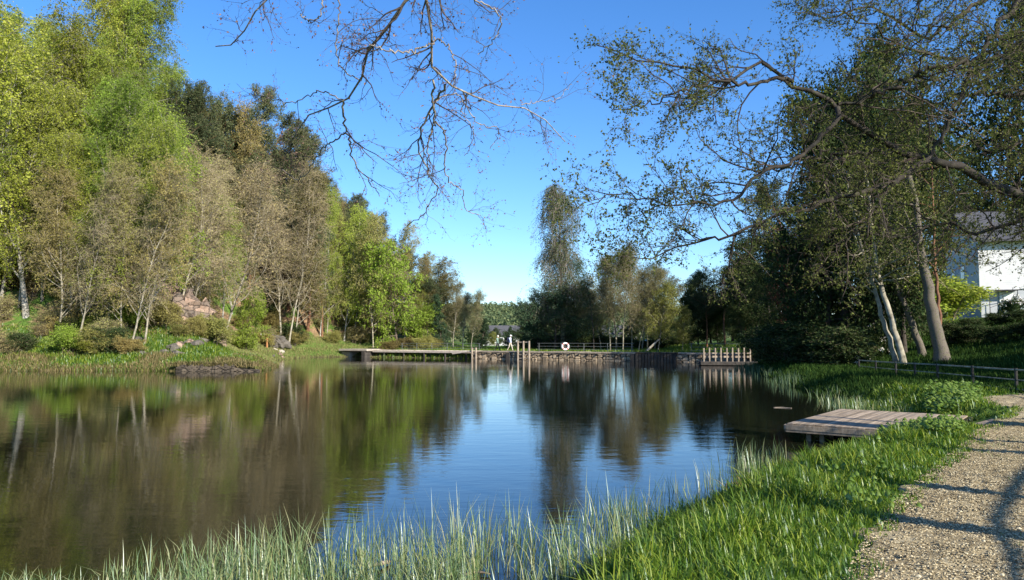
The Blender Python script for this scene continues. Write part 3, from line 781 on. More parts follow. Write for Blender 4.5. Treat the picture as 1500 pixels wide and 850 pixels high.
def cliff(px, py, Y, w, d, h, nb, label, seed, m='cliff'):
    """craggy outcrop: a dome broken into blocks with sharp steps between them"""
    r2 = np.random.default_rng(seed); n = 96
    th = np.linspace(0, 2 * math.pi, n, endpoint=False); ph = np.linspace(0.03, math.pi * .62, n // 2)
    T, Pp = np.meshgrid(th, ph); dd = np.stack([np.sin(Pp) * np.cos(T), np.sin(Pp) * np.sin(T), np.cos(Pp)], -1)
    sd0 = norm(r2.normal(0, 1, (nb * 6, 3)) * [1, 1, .8]); val = r2.uniform(.62, 1.12, nb * 6); tilt = r2.normal(0, .55, (nb * 6, 3))
    q = dd * np.array([1, 1, .55]); q = q + .06 * np.stack([fbm(q[..., 0] * 9, q[..., 2] * 9, 3), fbm(q[..., 1] * 9 + 4, q[..., 2] * 9, 3), fbm(q[..., 0] * 9 + 8, q[..., 1] * 9, 3)], -1) * 2
    s2 = sd0 * np.array([1, 1, .55])
    k = ((q[..., None, :] - s2) ** 2).sum(-1).argmin(-1)
    r = val[k] + ((q - s2[k]) * tilt[k]).sum(-1) + .10 * fbm(T * 6, Pp * 9, 4)
    V = (dd * r[..., None] * np.array([w, d, h])).reshape(-1, 3)
    hh, ww = T.shape; ix = np.arange(hh * ww).reshape(hh, ww)
    Q = np.stack([ix[:-1], ix[1:], np.roll(ix[1:], -1, 1), np.roll(ix[:-1], -1, 1)], -1).reshape(-1, 4)
    V = np.concatenate([V, V[ix[0]].mean(0)[None]]); T1 = np.stack([np.full(ww, len(V) - 1), ix[0], np.roll(ix[0], -1)], -1)
    o = ob('rock_face', new_mesh('rock_face', V, [Q, T1], M[m])); o.location = at(px, py, Y); tag(o, label, 'rock')
M['cliff'] = masonry('cliff_rock', (0.13, 0.105, 0.08), (0.30, 0.20, 0.14), (0.40, 0.28, 0.20), 1.1)
cliff(270, 484, 62, 2.5, 2.2, 3.0, 8, 'pinkish rock face showing through the trees behind the left bank', 4)
cliff(240, 476, 65, 2.2, 2.0, 4.2, 7, 'taller grey-pink crag behind the left side of the pink rock face', 8)
cliff(262, 262, 92, 1.8, 1.2, 2.0, 7, 'pale rock outcrop high on the hillside among brown trees', 5)
cliff(401, 505, 88, 1.6, 1.0, 1.1, 6, 'brown boulder by the two short posts at the cove', 6, 'rock_dark')
for i, (px, Y, hh, lb) in enumerate(((244, 59, 2.6, 'bare twiggy shrub at the left foot of the pink rock face'), (287, 58.5, 1.9, 'bare twiggy shrub before the pink rock face'), (312, 60, 2.8, 'bare twiggy shrub at the right edge of the pink rock face'), (262, 57.5, 1.1, 'low twiggy shrub under the pink rock face'))):
    x = (px - 750) / FPX * Y; put_tree(K['shrub'][2], x, Y, hh, lb, cat='shrub', name='shrub', wide=1.3)
rs = [rock_mesh('stone', 50 + k, .5, .4, .3, M['rock_dark'] if k < 2 else M['cliff'], 12) for k in range(3)]
for i in range(26):
    px = random.choice([random.uniform(150, 320), random.uniform(395, 540)])
    Y = 54.5 if px < 330 else 78 + (px - 395) * .08
    Y += random.uniform(0, 4)
    x = (px - 750) / FPX * Y
    if float(lake_sd(np.array([x]), np.array([Y]))[0]) < .3: continue
    o = ob('stone', rs[i % 3]); s = random.uniform(.5, 1.2); o.scale = (s, s, s); o.rotation_euler = (0, 0, random.uniform(0, 6))
    o.location = (x, Y, H1(x, Y) + .08); tag(o, 'rough stone lying at the foot of the left bank', 'stone', 'stones along the left bank')

# dark wall end of the left bank
mb = MB()
rng = np.random.default_rng(5)
wa = at_z(300, 545, 0); 
for k in range(34):
    x = -22.9 + k * .165; t = k / 33
    top = .40 + .05 * math.sin(k * 1.7) - .35 * max(0, (t - .6) * 2.5) ** 1.2
    z = -0.3
    while z < top - .12:
        hh = rng.uniform(.16, .3); mb.box((x, 51.4 + .02 * rng.normal() + z * .05, z + hh / 2), (.17 + rng.uniform(0, .06), .5, hh - .02), bev=.03, rz=rng.normal(0, .06)); z += hh
tag(mb.build('stone_wall', M['dark_stone']), 'low dark stone wall closing the end of the left grassy bank', 'wall')

def gpl(px, Y):
    x = (px - 750) / FPX * Y; return (x, Y, H1(x, Y))
# two short posts at the cove
r = thing('trail_post', 'short orange-brown post by the boulder at the cove', 'post', gpl(392, 85))
m1 = MB(); m1.cyl((0, 0, -.4), .11, 1.9, 10); m1.build('post', M['wood_orange'], r)
m1 = MB(); m1.box((0, 0, 1.52), (.3, .3, .06), bev=.01); m1.build('cap', M['wood_dark'], r)
r = thing('sign_post', 'grey post with a white plate beside the orange-brown post', 'post', gpl(386, 86))
m1 = MB(); m1.cyl((0, 0, -.4), .07, 1.7, 8); m1.build('post', M['wood_pale'], r)
m1 = MB(); m1.box((0, -.09, 1.15), (.5, .04, .35), bev=.01); m1.build('plate', M['white'], r)
for i, (px, py) in enumerate(((404, 510), (413, 512))):
    o = ob('boulder', rock_mesh('boulder', 70 + i, .42, .36, .3, M['concrete'], 14)); o.location = gpl(px, 85.5); tag(o, ('left' if i == 0 else 'right') + ' of two pale grey stones beside the short posts', 'stone')

# ------------------------------------------------------------------ the dam, footbridge and what stands on them
def dl(x, off=0.0, z=0.0):
    """point on the dam line at world x, moved off metres away from the lake"""
    s = (x - DA[0]) / DDIR[0]
    p = DA + DDIR * s + DNRM * off
    return np.array([p[0], p[1], z])
# stone dam from x=22.6 to x=-4
dam = thing('dam', 'tan rubble stone dam with a pale walkway along its top', 'dam', (0, 0, 0))
mb = MB(); rng = np.random.default_rng(3)
xs = np.arange(-4.2, 22.4, .55)
for i, x in enumerate(xs):
    a = dl(x, 0.25); z = -.5
    while z < .66:
        hh = min(rng.uniform(.25, .42), .74 - z)
        if hh > .05:
            j = rng.normal(0, .04)
            mb.box((a[0], a[1] + j, z + hh / 2), (.62 * rng.uniform(.9, 1.0), .6, hh - .02), rz=math.atan2(DDIR[1], DDIR[0]) + rng.normal(0, .05), bev=.05)
        z += hh
a = dl(9, 1.6); mb.bar(dl(-4.2, 1.6, .1), dl(22.4, 1.6, .1), 2.4, 1.2)
mb.build('stonework', M['dam_stone'], dam)
mb = MB()
xs = np.linspace(-4.3, 22.5, 15)
for k in range(14):
    z = .80 + .02 * rng.normal() * .4
    mb.bar(dl(xs[k] + .02, 1.25, z), dl(xs[k + 1] - .02, 1.25, z), 2.7, .15, bev=.02)
mb.build('walkway', M['wood_pale'], dam)
mb = MB()
for x in np.arange(-3.8, 22, .9): mb.bar(dl(x, -.2, .665), dl(x, 1.0, .665), .12, .11)
mb.build('joist', M['wood_dark'], dam)
mb = MB(); mb.box(dl(-.35, -.02, .1), (.45, .5, 1.2), rz=math.atan2(DDIR[1], DDIR[0])); mb.build('sluice', M['wood_dark'], dam)
mb = MB(); mb.box(dl(12.1, -.02, .1), (.5, .5, 1.25), rz=math.atan2(DDIR[1], DDIR[0]))
mb.build('sluice', M['wood_dark'], dam)
# dark timber facing of the section with the alders
r = thing('quay_wall', 'dark timber-faced stretch of the dam below the alders', 'wall')
mb = MB()
for x in np.arange(12.5, 16.0, .28): mb.box(dl(x, -.25, .18), (.26, .16, 1.3 + .05 * rng.normal()), rz=math.atan2(DDIR[1], DDIR[0]), bev=.02)
mb.build('planking', M['wood_dark'], r)
mb = MB(); mb.bar(dl(12.4, -.2, .87), dl(16.1, -.2, .87), .32, .1, bev=.02); mb.build('cap_beam', M['wood_dark'], r)
# footbridge
r = thing('footbridge', 'long grey wooden footbridge joining the dam to the left shore', 'bridge')
mb = MB()
for x in np.arange(-17.0, -4.3, .2):
    a = dl(x, 1.1, .86 + .01 * rng.normal()); mb.box(a, (.17, 2.0, .05), rz=math.atan2(DDIR[1], DDIR[0]))
mb.build('deck', M['wood_grey'], r)
for off in (.12, 2.05):
    mb = MB(); mb.bar(dl(-17.1, off, .72), dl(-4.3, off, .72), .14, .24, bev=.02); mb.build('beam', M['wood_grey'], r)
for x in (-15.6, -13, -10.4, -7.8, -5.3):
    mb = MB(); mb.cyl(dl(x, .2, -.6), .11, 1.25); mb.build('pile', M['wood_dark'], r)
# left landing slab
r = thing('landing_stage', 'thick pale landing slab where the footbridge meets the left shore', 'landing stage')
mb = MB(); mb.bar(dl(-21.2, .9, .86), dl(-17.1, .7, .86), 3.2, .26, bev=.04); mb.build('slab', M['concrete'], r)
mb = MB(); mb.box(dl(-17.6, .1, .2), (.5, 2.2, 1.06), rz=math.atan2(DDIR[1], DDIR[0])); mb.build('pier', M['wood_dark'], r)
mb = MB(); mb.box(dl(-20.6, .7, .2), (1.6, 2.0, 1.0), rz=math.atan2(DDIR[1], DDIR[0]), bev=.1); mb.build('abutment', M['concrete'], r)
# low ramp boards
mb = MB(); mb.bar(dl(-6.6, -.3, .55), dl(-4.4, -.3, .86), .3, .16, bev=.02); tag(mb.build('timber_ramp', M['wood_grey']), 'sloping grey timber beam against the footbridge front', 'beam')

# bathing ladder posts
def ladder(x, n, gap, top, label):
    r = thing('bathing_ladder', label, 'ladder')
    for k in range(n):
        mb = MB(); mb.cyl(dl(x + k * gap, -.45, -.6), .11, top + .6, 10); mb.build('post', M['wood_pale'], r)
    for z in ((top - .12,), (.55,), (.15,)):
        mb = MB(); mb.bar(dl(x, -.45, z[0]), dl(x + (n - 1) * gap, -.45, z[0]), .08, .12); mb.build('rung', M['wood_pale'], r)
ladder(.85, 3, .60, 2.0, 'tall bathing ladder of three pale posts at the front of the dam')
ladder(-4.25, 2, .45, 1.25, 'short two-post bathing ladder left of the tall one')

def railing(x0, x1, off, label, mt, zt=1.75, z0=.88, step=2.1):
    r = thing('railing', label, 'railing')
    n = max(2, int(round((x1 - x0) / step)) + 1)
    for x in np.linspace(x0, x1, n):
        mb = MB(); mb.cyl(dl(x, off, z0), .028, zt - z0, 8); mb.build('post', mt, r)
    for z in (zt, z0 + (zt - z0) * .62, z0 + (zt - z0) * .25):
        mb = MB(); mb.tube([dl(x0 - .2, off, z), dl((x0 + x1) / 2, off, z), dl(x1 + .2, off, z)], .02, 6); mb.build('rail', mt, r)
railing(1.8, 11.2, 2.4, 'thin grey steel railing behind the lifebuoy on the dam', M['steel'])
railing(16.6, 22.4, 2.4, 'thin grey steel railing at the right end of the dam', M['steel'])
railing(-14.5, -4.8, 2.05, 'thin grey handrail along the far side of the footbridge', M['steel'], 1.7)
# lifebuoy
p = dl(4.65, 2.25, 1.42)
r = thing('lifebuoy', 'white ring lifebuoy hanging on the dam railing', 'lifebuoy', p, math.atan2(-p[0], p[1]) * .0)
a = np.linspace(0, 2 * math.pi, 33)
ring = np.stack([.34 * np.cos(a), 0 * a, .34 * np.sin(a)], 1)
mb = MB(); mb.tube(ring, .10, 12, cap=False); mb.build('ring', M['white'], r, True)
for k in range(4):
    b = np.linspace(-.16, .16, 5) + math.pi / 4 + k * math.pi / 2
    mb = MB(); mb.tube(np.stack([.34 * np.cos(b), 0 * b, .34 * np.sin(b)], 1), .108, 12, cap=False); mb.build('band', M['red'], r, True)
mb = MB(); mb.cyl((0, .12, -.5), .05, 1.0, 8); mb.build('holder', M['wood_dark'], r)
mb = MB(); mb.box((0, .10, 0), (.5, .03, .5), bev=.01); mb.build('backboard', M['wood_dark'], r)

# mooring dock with a row of posts
c = at_z(1069, 536, 0)
r = thing('mooring_dock', 'dark floating dock with a row of upright pale posts near the dam end', 'dock', c, rad(-10))
mb = MB(); mb.box((0, 1.2, .17), (4.7, 2.4, .3), bev=.04); mb.box((0, 1.2, -.1), (4.4, 2.0, .3), bev=.04); mb.build('platform', M['wood_dark'], r)
for k in range(9):
    mb = MB(); mb.box((-2.0 + k * .47, .85 + (k % 2) * .12, .85 + (k % 2) * .03), (.11, .11, 1.2), bev=.015); mb.build('post', M['wood_pale'], r)
mb = MB(); mb.bar((-2.0, 1.15, .72), (1.8, 1.15, .72), .06, .16); mb.bar((-2.0, 1.15, 1.02), (1.8, 1.15, 1.02), .06, .10); mb.build('cross_rail', M['wood_pale'], r)

# ------------------------------------------------------------------ centre trees behind the dam
CT = [
    ('weep', 0, 824, 95, 266, 'very tall narrow weeping birch with greyish top behind the dam', 'weeping_birch', (0, 0), 1.25),
    ('teal', 0, 812, 94, 398, 'dark spreading tree at the foot of the tall weeping birch', 'tree', (0, 0), 1.45),
    ('broad', 1, 846, 98, 412, 'dark rounded tree just right of the weeping birch trunk', 'tree', (0, 0), 1.25),
    ('slim', 0, 869, 87, 376, 'slim dark-stemmed tree standing alone right of the lifebuoy', 'tree', (0, 0), 1.0),
    ('alder', 0, 893, 86, 372, 'grey alder with thin trunk, first of the clump right of the slim dark tree', 'alder_tree', (0, rad(1)), .9),
    ('alder', 1, 911, 84, 345, 'tallest grey alder of the clump, with a pale trunk on the quay', 'alder_tree', (0, rad(1)), .95),
    ('alder', 0, 924, 86, 362, 'alder trunk close to the right of the tallest grey alder', 'alder_tree', (0, rad(3)), .85),
    ('alder', 1, 934, 84, 372, 'alder leaning right near the end of the dark quay', 'alder_tree', (0, rad(5)), .9),
    ('alder', 0, 947, 87, 390, 'olive alder on the right side of the clump', 'alder_tree', (0, rad(2)), 1.0),
    ('yellow', 0, 962, 83, 408, 'yellow-green tree on a slanting trunk at the right of the alder clump', 'tree', (0, rad(7)), .95),
    ('yellow', 0, 998, 84, 445, 'small yellowish bushy tree beside the dark pines', 'tree', (0, 0), .9),
    ('teal', 0, 788, 97, 412, 'dark green tree forming the left shoulder of the weeping birch group', 'tree', (0, 0), .95),
    ('alder', 1, 880, 92, 395, 'fine-twigged alder behind the slim dark-stemmed tree', 'alder_tree', (0, 0), 1.2),
    ('alder', 0, 902, 94, 360, 'tall hazy alder at the back of the clump', 'alder_tree', (0, 0), 1.25),
    ('alder', 1, 940, 93, 375, 'hazy olive alder behind the end of the dark quay', 'alder_tree', (0, 0), 1.25),
    ('bud', 0, 958, 96, 400, 'olive tree behind the yellow-green tree', 'tree', (0, 0), 1.3),
    ('broad', 0, 783, 104, 452, 'low dark tree left of the weeping birch', 'tree', (0, 0), .85),
    ('broad', 1, 880, 106, 462, 'dark low tree behind the slim dark-stemmed tree', 'tree', (0, 0), 1.0),
    ('broad', 0, 920, 108, 458, 'dark low tree behind the alder trunks', 'tree', (0, 0), 1.1),
    ('broad', 1, 968, 106, 462, 'dark low tree behind the yellow-green tree', 'tree', (0, 0), 1.1),
]
for kd, v, px, Y, top, label, nm, lean, wide in CT:
    k = K[kd][v]
    tree_px(k, px, Y, top, label, name=nm, lean=lean, wide=wide)
# fallen leaning trunk near the quay
mb = MB(); mb.tube([at(941, 521, 80), at(950, 512, 80.5), at(958, 504, 81), at(966, 497, 81.6)], [.16, .14, .12, .08], 8)
tag(mb.build('leaning_log', M['bark_pale'], smooth=True), 'bare pale log leaning on the dam at the end of the quay', 'log')

# ------------------------------------------------------------------ right wood
RW = [
    ('broad', 1, 1022, 92, 418, 'dark round-crowned tree under the pines at the edge of the right wood', 'tree', 1.1),
    ('broad', 0, 1040, 96, 392, 'tall dark tree behind the pines at the edge of the right wood', 'tree', 1.2),
    ('broad', 1, 1072, 92, 380, 'broad dark tree behind the mooring dock pines', 'tree', 1.3),
    ('broad', 0, 1108, 88, 372, 'broad dark tree behind the end of the dam', 'tree', 1.3),
    ('broad', 1, 1128, 78, 330, 'dark leafy tree between the dam end and the copper beech', 'tree', 1.2),
    ('pine', 0, 1012, 98, 412, 'thin pine seen against the sky at the left edge of the right wood', 'pine_tree', .7),
    ('pine', 1, 1034, 88, 388, 'pine with a reddish trunk, second from the left in the right wood', 'pine_tree', 1.0),
    ('pine', 0, 1060, 85, 372, 'tall dark pine behind the mooring dock posts', 'pine_tree', 1.05),
    ('pine', 1, 1092, 82, 372, 'dark pine above the right end of the dam', 'pine_tree', 1.1),
    ('broad', 0, 1050, 90, 430, 'dark bushy tree filling the gap under the dock pines', 'tree', 1.1),
    ('broad', 1, 1085, 80, 440, 'dark bushy tree at the very end of the dam', 'tree', 1.0),
    ('broad', 0, 1152, 66, 350, 'dark leafy tree overhanging the water right of the dock', 'tree', .95),
    ('beech', 0, 1175, 62, 318, 'copper beech with purple-brown leaves deep in the right wood', 'copper_beech', .8),
    ('broad', 1, 1180, 50, 300, 'dark green tree in front of the copper beech', 'tree', .85),
    ('broad', 0, 1212, 46, 150, 'high dark tree rising above the copper beech', 'tree', .8),
    ('pine', 0, 1165, 78, 240, 'tall pine at the back of the right wood', 'pine_tree', 1.0),
    ('broad', 1, 1262, 45.5, 72, 'tallest dark leafy tree of the right wood', 'tree', .72),
    ('broad', 0, 1322, 45, 20, 'tall leafy tree behind the leaning pale trunks', 'tree', .62),
    ('beech', 0, 1275, 64, 260, 'second copper beech, behind the leaning pale trunks', 'copper_beech', .9),
    ('broad', 1, 1380, 88, 150, 'leafy tree just left of the white house', 'tree', .7),
    ('broad', 0, 1470, 96, -40, 'high tree rising behind the white house', 'tree', .8),
]
olive = kind_with(K['broad'][0], M['leaf_olive'], M['twig'])
for kd, v, px, Y, top, label, nm, wide in RW:
    tree_px(K[kd][v], px, Y, top, label, name=nm, wide=wide)
# leaning trunks on the shaded bank
def limb_tree(name, label, base, top, r, kind_mat, crown_h, seed, sub=None):
    """a bare leaning trunk with a small crown high up"""
    rng = np.random.default_rng(seed)
    base = np.array(base, float); top = np.array(top, float)
    r0 = thing(name, label, 'tree', base)
    P = np.stack([np.linspace(0, (top - base)[k], 12) for k in range(3)], 1)
    P[1:-1] += rng.normal(0, .05, (10, 3)); P[0, 2] -= .4
    d = norm((top - base))
    up = [P[-1]]
    for k in range(6):
        d = norm(d + np.array([0, 0, .12]) + rng.normal(0, .08, 3)); up.append(up[-1] + d * crown_h / 6)
    P = np.concatenate([P, up[1:]])
    R = np.linspace(r, r * .3, len(P)); R[0] *= 1.4
    T = P[None]; TR = R[None]
    V0, Q0 = tubes(T, TR, 12)
    pos, tan, rr, t, par = sample(T, TR, rng, 16, .5, .98, True)
    B1 = grow(rng, pos, child_dir(rng, tan, 60, 12), rng.uniform(1.5, 3.4, 16), 8, .16, (0, 0, .1)); R1 = taper(np.minimum(rr * .5, .06), 9)
    V1, Q1 = tubes(B1, R1, 6)
    ob('trunk', new_mesh('trunk', np.concatenate([V0, V1]), np.concatenate([Q0, Q1 + len(V0)]), kind_mat, True), r0)
    p2, t2, r2, _, _ = sample(B1, R1, rng, 9, .15, 1, True)
    B2 = grow(rng, p2, child_dir(rng, t2, 50, 15), rng.uniform(.5, 1.5, len(p2)), 5, .2, (0, 0, -.2)); R2 = taper(np.full(len(p2), .012), 6)
    V2, Q2 = tubes(B2, R2, 3)
    p3, t3, _, _, _ = sample(B2, R2, rng, 16, 0, 1); p3 = p3 + rng.normal(0, .14, p3.shape)
    V3, Q3 = leaves(rng, p3, .13)
    ob('crown', new_mesh('crown', np.concatenate([V2, V3]), np.concatenate([Q2, Q3 + len(V2)]), [M['twig'], M['leaf_shore']], False,
                         np.concatenate([np.zeros(len(Q2)), np.ones(len(Q3))])), r0)
def gp(px, Y):
    x = (px - 750) / FPX * Y; return (x, Y, H1(x, Y))
limb_tree('leaning_tree', 'left of the twin pale trunks leaning left on the shaded bank', gp(1312, 41), at(1274, 400, 41), .15, M['bark_pale'], 6, 31)
limb_tree('leaning_tree', 'right of the twin pale trunks leaning left on the shaded bank', gp(1322, 40), at(1284, 395, 40.5), .19, M['bark_pale'], 6, 32)
limb_tree('leaning_tree', 'mossy brown trunk leaning between the twin pale trunks and the thick one', gp(1350, 43), at(1312, 415, 43), .22, M['bark_moss'], 6, 33)
limb_tree('thick_tree', 'thickest mottled trunk on the shaded bank, left of the white house', gp(1378, 39), at(1347, 362, 39), .36, M['bark_moss'], 5, 34)
limb_tree('leaning_tree', 'thin reddish stem rising beside the thickest mottled trunk', gp(1376, 40.2), at(1370, 385, 40.2), .12, M['bark_pine'], 6, 35)
limb_tree('dark_tree', 'dark trunk at the left of the leaning pale trunks', gp(1240, 46), at(1232, 390, 46), .3, M['bark_dark'], 7, 36)

# shaded shrubs and hedge under the right wood
rs_ = [(1140, 56, 2.6, 1), (1158, 51, 3.0, 1), (1180, 47, 2.4, 1), (1200, 45, 3.0, 1), (1222, 43.5, 2.5, 1), (1245, 50, 3.4, 1), (1290, 50, 3.0, 1), (1340, 52, 3.2, 1), (1325, 58, 4.0, 0), (1372, 60, 4.2, 0),
       (1352, 64, 4.5, 0), (1398, 45, 1.5, 1), (1430, 44, 1.2, 1), (1462, 42, 1.1, 1), (1495, 41, 1.1, 1), (1530, 40, 1.4, 1), (1122, 67, 3.0, 1), (1420, 50, 1.0, 1), (1455, 50, 1.0, 1), (1490, 49, 1.0, 1)]
for i, (px, Y, h, v) in enumerate(rs_):
    x, y, z = gp(px, Y)
    put_tree(K['shrub'][v], x, y, h, ('dark evergreen shrub in the shade under the right wood' if v else 'sunlit green shrub behind the leaning trunks'), cat='shrub',
             group=('dark shrubs under the right wood' if v else 'sunlit shrubs behind the leaning trunks'), name='shrub', wide=1.9)
# rhododendrons with white flowers
def rhodo(px, Y, h, label, seed, nfl=46):
    x, y, z = gp(px, Y); rng = np.random.default_rng(seed)
    r = thing('rhododendron', label, 'shrub', (x, y, z))
    C = rng.normal(0, 1, (5200, 3)); C = norm(C) * (rng.random((5200, 1)) ** .4); C[:, 2] = np.abs(C[:, 2]) * .8 + .1
    bump_ = 1 + .25 * np.sin(C[:, 0:1] * 7 + 1) * np.cos(C[:, 1:2] * 6)
    C = C * np.array([h * .75, h * .7, h]) * bump_
    V, Q = leaves(rng, C, .17, .38)
    ob('foliage', new_mesh('foliage', V, Q, M['leaf_darkgreen']), r)
    mb = MB()
    for k in range(5):
        a = rng.uniform(0, 6.28); mb.tube([(0, 0, -.2), (.2 * math.cos(a), .2 * math.sin(a), h * .4), (.5 * h * math.cos(a), .5 * h * math.sin(a), h * .8)], [.05, .04, .02], 6)
    mb.build('stem', M['bark_brown'], r)
    d = norm(rng.normal(0, 1, (nfl, 3))); d[:, 2] = np.abs(d[:, 2]); d = d * np.array([h * .78, h * .73, h * 1.0]) * rng.uniform(.85, 1.05, (nfl, 1))
    C2 = np.repeat(d, 16, 0) + rng.normal(0, .07, (nfl * 16, 3))
    V, Q = leaves(rng, C2, .12, .8)
    ob('flowers', new_mesh('flowers', V, Q, M['blossom']), r)
rhodo(1262, 47, 2.5, 'rhododendron with white flowers left of the leaning trunks', 41, 26)
rhodo(1488, 60, 1.7, 'rhododendron with white flowers in front of the white house', 42)
rhodo(1248, 43, 1.4, 'low rhododendron with few white flowers at the dark shore', 43, 7)

# ------------------------------------------------------------------ white house
def siding():
    m, t, o = mat('siding')
    tc = nd(t, 'ShaderNodeTexCoord'); sp = nd(t, 'ShaderNodeSeparateXYZ'); t.links.new(tc.outputs['Object'], sp.inputs[0])
    mu = nd(t, 'ShaderNodeMath', operation='MULTIPLY'); mu.inputs[1].default_value = 5.5; t.links.new(sp.outputs['Z'], mu.inputs[0])
    fr = nd(t, 'ShaderNodeMath', operation='FRACT'); t.links.new(mu.outputs[0], fr.inputs[0])
    p = nd(t, 'ShaderNodeBsdfPrincipled'); p.inputs['Roughness'].default_value = .6
    c = ramp(t, noise(t, 1.5, 5), [(0.3, (0.56, 0.56, 0.54)), (0.7, (0.66, 0.66, 0.64))])
    g = ramp(t, fr.outputs[0], [(0.0, (0.55, 0.55, 0.55)), (0.10, (1, 1, 1))])
    t.links.new(mixc(t, 1.0, c, g, 'MULTIPLY'), p.inputs['Base Color'])
    t.links.new(bump(t, fr.outputs[0], .3, .015), p.inputs['Normal']); t.links.new(p.outputs[0], o.inputs[0])
    return m
M['siding'] = siding()
M['plaster'] = surf('plaster', (0.36, 0.38, 0.40), (0.50, 0.51, 0.52), 1.0, bs=.3)
M['roof'] = surf('roof_tile', (0.05, 0.05, 0.055), (0.11, 0.11, 0.115), 4, bs=.6)
M['glass'] = surf('glass', (0.02, 0.025, 0.03), (0.05, 0.06, 0.07), 2, rough=.08, bs=0, spec=.8)
hc = at(1438, 467, 65)
hr = thing('house', 'white weatherboarded house on a grey basement, up on the bank at the right edge', 'house', hc, math.atan2(-.29, .96))
# local axes: +x along the lit front, +y away from the lake
mb = MB(); mb.box((6, 5.2, .75), (12, 10.4, 3.5)); mb.build('basement', M['plaster'], hr)
mb = MB(); mb.box((6, 5.2, 4.75), (12.16, 10.56, 4.5)); 
mb.add([(-.08, -.08, 7.0), (-.08, 10.48, 7.0), (-.08, 5.2, 9.9), (12.08, -.08, 7.0), (12.08, 10.48, 7.0), (12.08, 5.2, 9.9)], T=[(0, 2, 1), (3, 4, 5)])
mb.build('wall', M['siding'], hr)
mb = MB()
for s in (-1, 1):
    a = 5.2; mb.add([(-.6, a + s * 6, 6.65), (12.6, a + s * 6, 6.65), (12.6, a, 10.0), (-.6, a, 10.0), (-.6, a + s * 6, 6.82), (12.6, a + s * 6, 6.82), (12.6, a, 10.2), (-.6, a, 10.2)],
                    [(0, 1, 2, 3), (7, 6, 5, 4), (0, 4, 5, 1), (2, 6, 7, 3), (0, 3, 7, 4), (1, 5, 6, 2)])
mb.build('roof', M['roof'], hr)
def window(x, z, w, h, face):
    if face == 'front': c = (x, -.12, z); sz = (w, .08, h); gz = (w - .16, .03, h - .16); gc = (x, -.15, z)
    else: c = (-.12, x, z); sz = (.08, w, h); gz = (.03, w - .16, h - .16); gc = (-.15, x, z)
    mb = MB(); mb.box(c, sz, bev=.01); f = mb.build('window', M['white'], hr)
    mb = MB(); mb.box(gc, gz); mb.build('pane', M['glass'], f)
window(5.1, 3.6, 1.0, 1.3, 'front'); window(9, 4.2, 1.4, 1.3, 'front'); window(4.6, 4.4, 1.2, 1.3, 'side'); window(7.6, 4.4, 1.0, 1.2, 'side')
mb = MB(); mb.box((1.9, -.06, 1.2), (1.0, .1, 2.1), bev=.01); d = mb.build('door', M['white'], hr)
mb = MB(); mb.box((2.28, -.14, 1.2), (.05, .06, .14)); mb.build('handle', M['iron'], d)
mb = MB(); mb.box((1.9, -.5, 2.42), (1.6, .9, .08), bev=.01); mb.build('door_canopy', M['roof'], hr)
mb = MB(); mb.cyl((4.35, -.16, .3), .05, 5.5, 8); mb.build('drainpipe', M['steel'], hr)
rl = thing('stair_railing', 'thin dark stair railing in front of the white house', 'railing', hc, math.atan2(-.29, .96))
for i, (x, z) in enumerate(((.3, 0), (1.3, .35), (2.4, .7), (3.6, .9), (4.8, .9))):
    mb = MB(); mb.cyl((x, -1.3, z - .4), .03, 2.1, 6); mb.build('post', M['iron'], rl)
mb = MB(); mb.tube([(.3, -1.3, 1.65), (1.3, -1.3, 2.05), (2.4, -1.3, 2.4), (3.6, -1.3, 2.6), (4.8, -1.3, 2.6)], .03, 6); mb.build('handrail', M['iron'], rl)
mb = MB(); mb.tube([(.3, -1.3, .9), (1.3, -1.3, 1.3), (2.4, -1.3, 1.6), (3.6, -1.3, 1.8), (4.8, -1.3, 1.8)], .02, 6); mb.build('lower_rail', M['iron'], rl)

# ------------------------------------------------------------------ fence along the shaded path
FP = [at(1600, 548, 18.5), at(1488, 542, 22.5), at(1373, 534.5, 28), at(1312, 531.5, 33), at(1258, 528, 39)]
r = thing('fence', 'dark post and rail fence running along the shaded side of the path', 'fence')
for p in FP:
    z = H1(p[0], p[1]); mb = MB(); mb.cyl((p[0], p[1], z - .2), .045, p[2] - z + .25, 8); mb.build('post', M['iron'], r)
for k in range(len(FP) - 1):
    a, b = FP[k], FP[k + 1]; m_ = (a + b) / 2; z = H1(m_[0], m_[1]); mb = MB(); mb.cyl((m_[0], m_[1], z - .2), .045, m_[2] - z + .25, 8); mb.build('post', M['iron'], r)
for dz, rd in ((0, .03), (-.30, .02), (-.58, .03)):
    mb = MB(); P = [p + np.array([0, 0, dz]) for p in FP]; mb.tube(P, rd, 6); mb.build('rail', M['bark_pale'] if dz != -.33 else M['iron'], r)

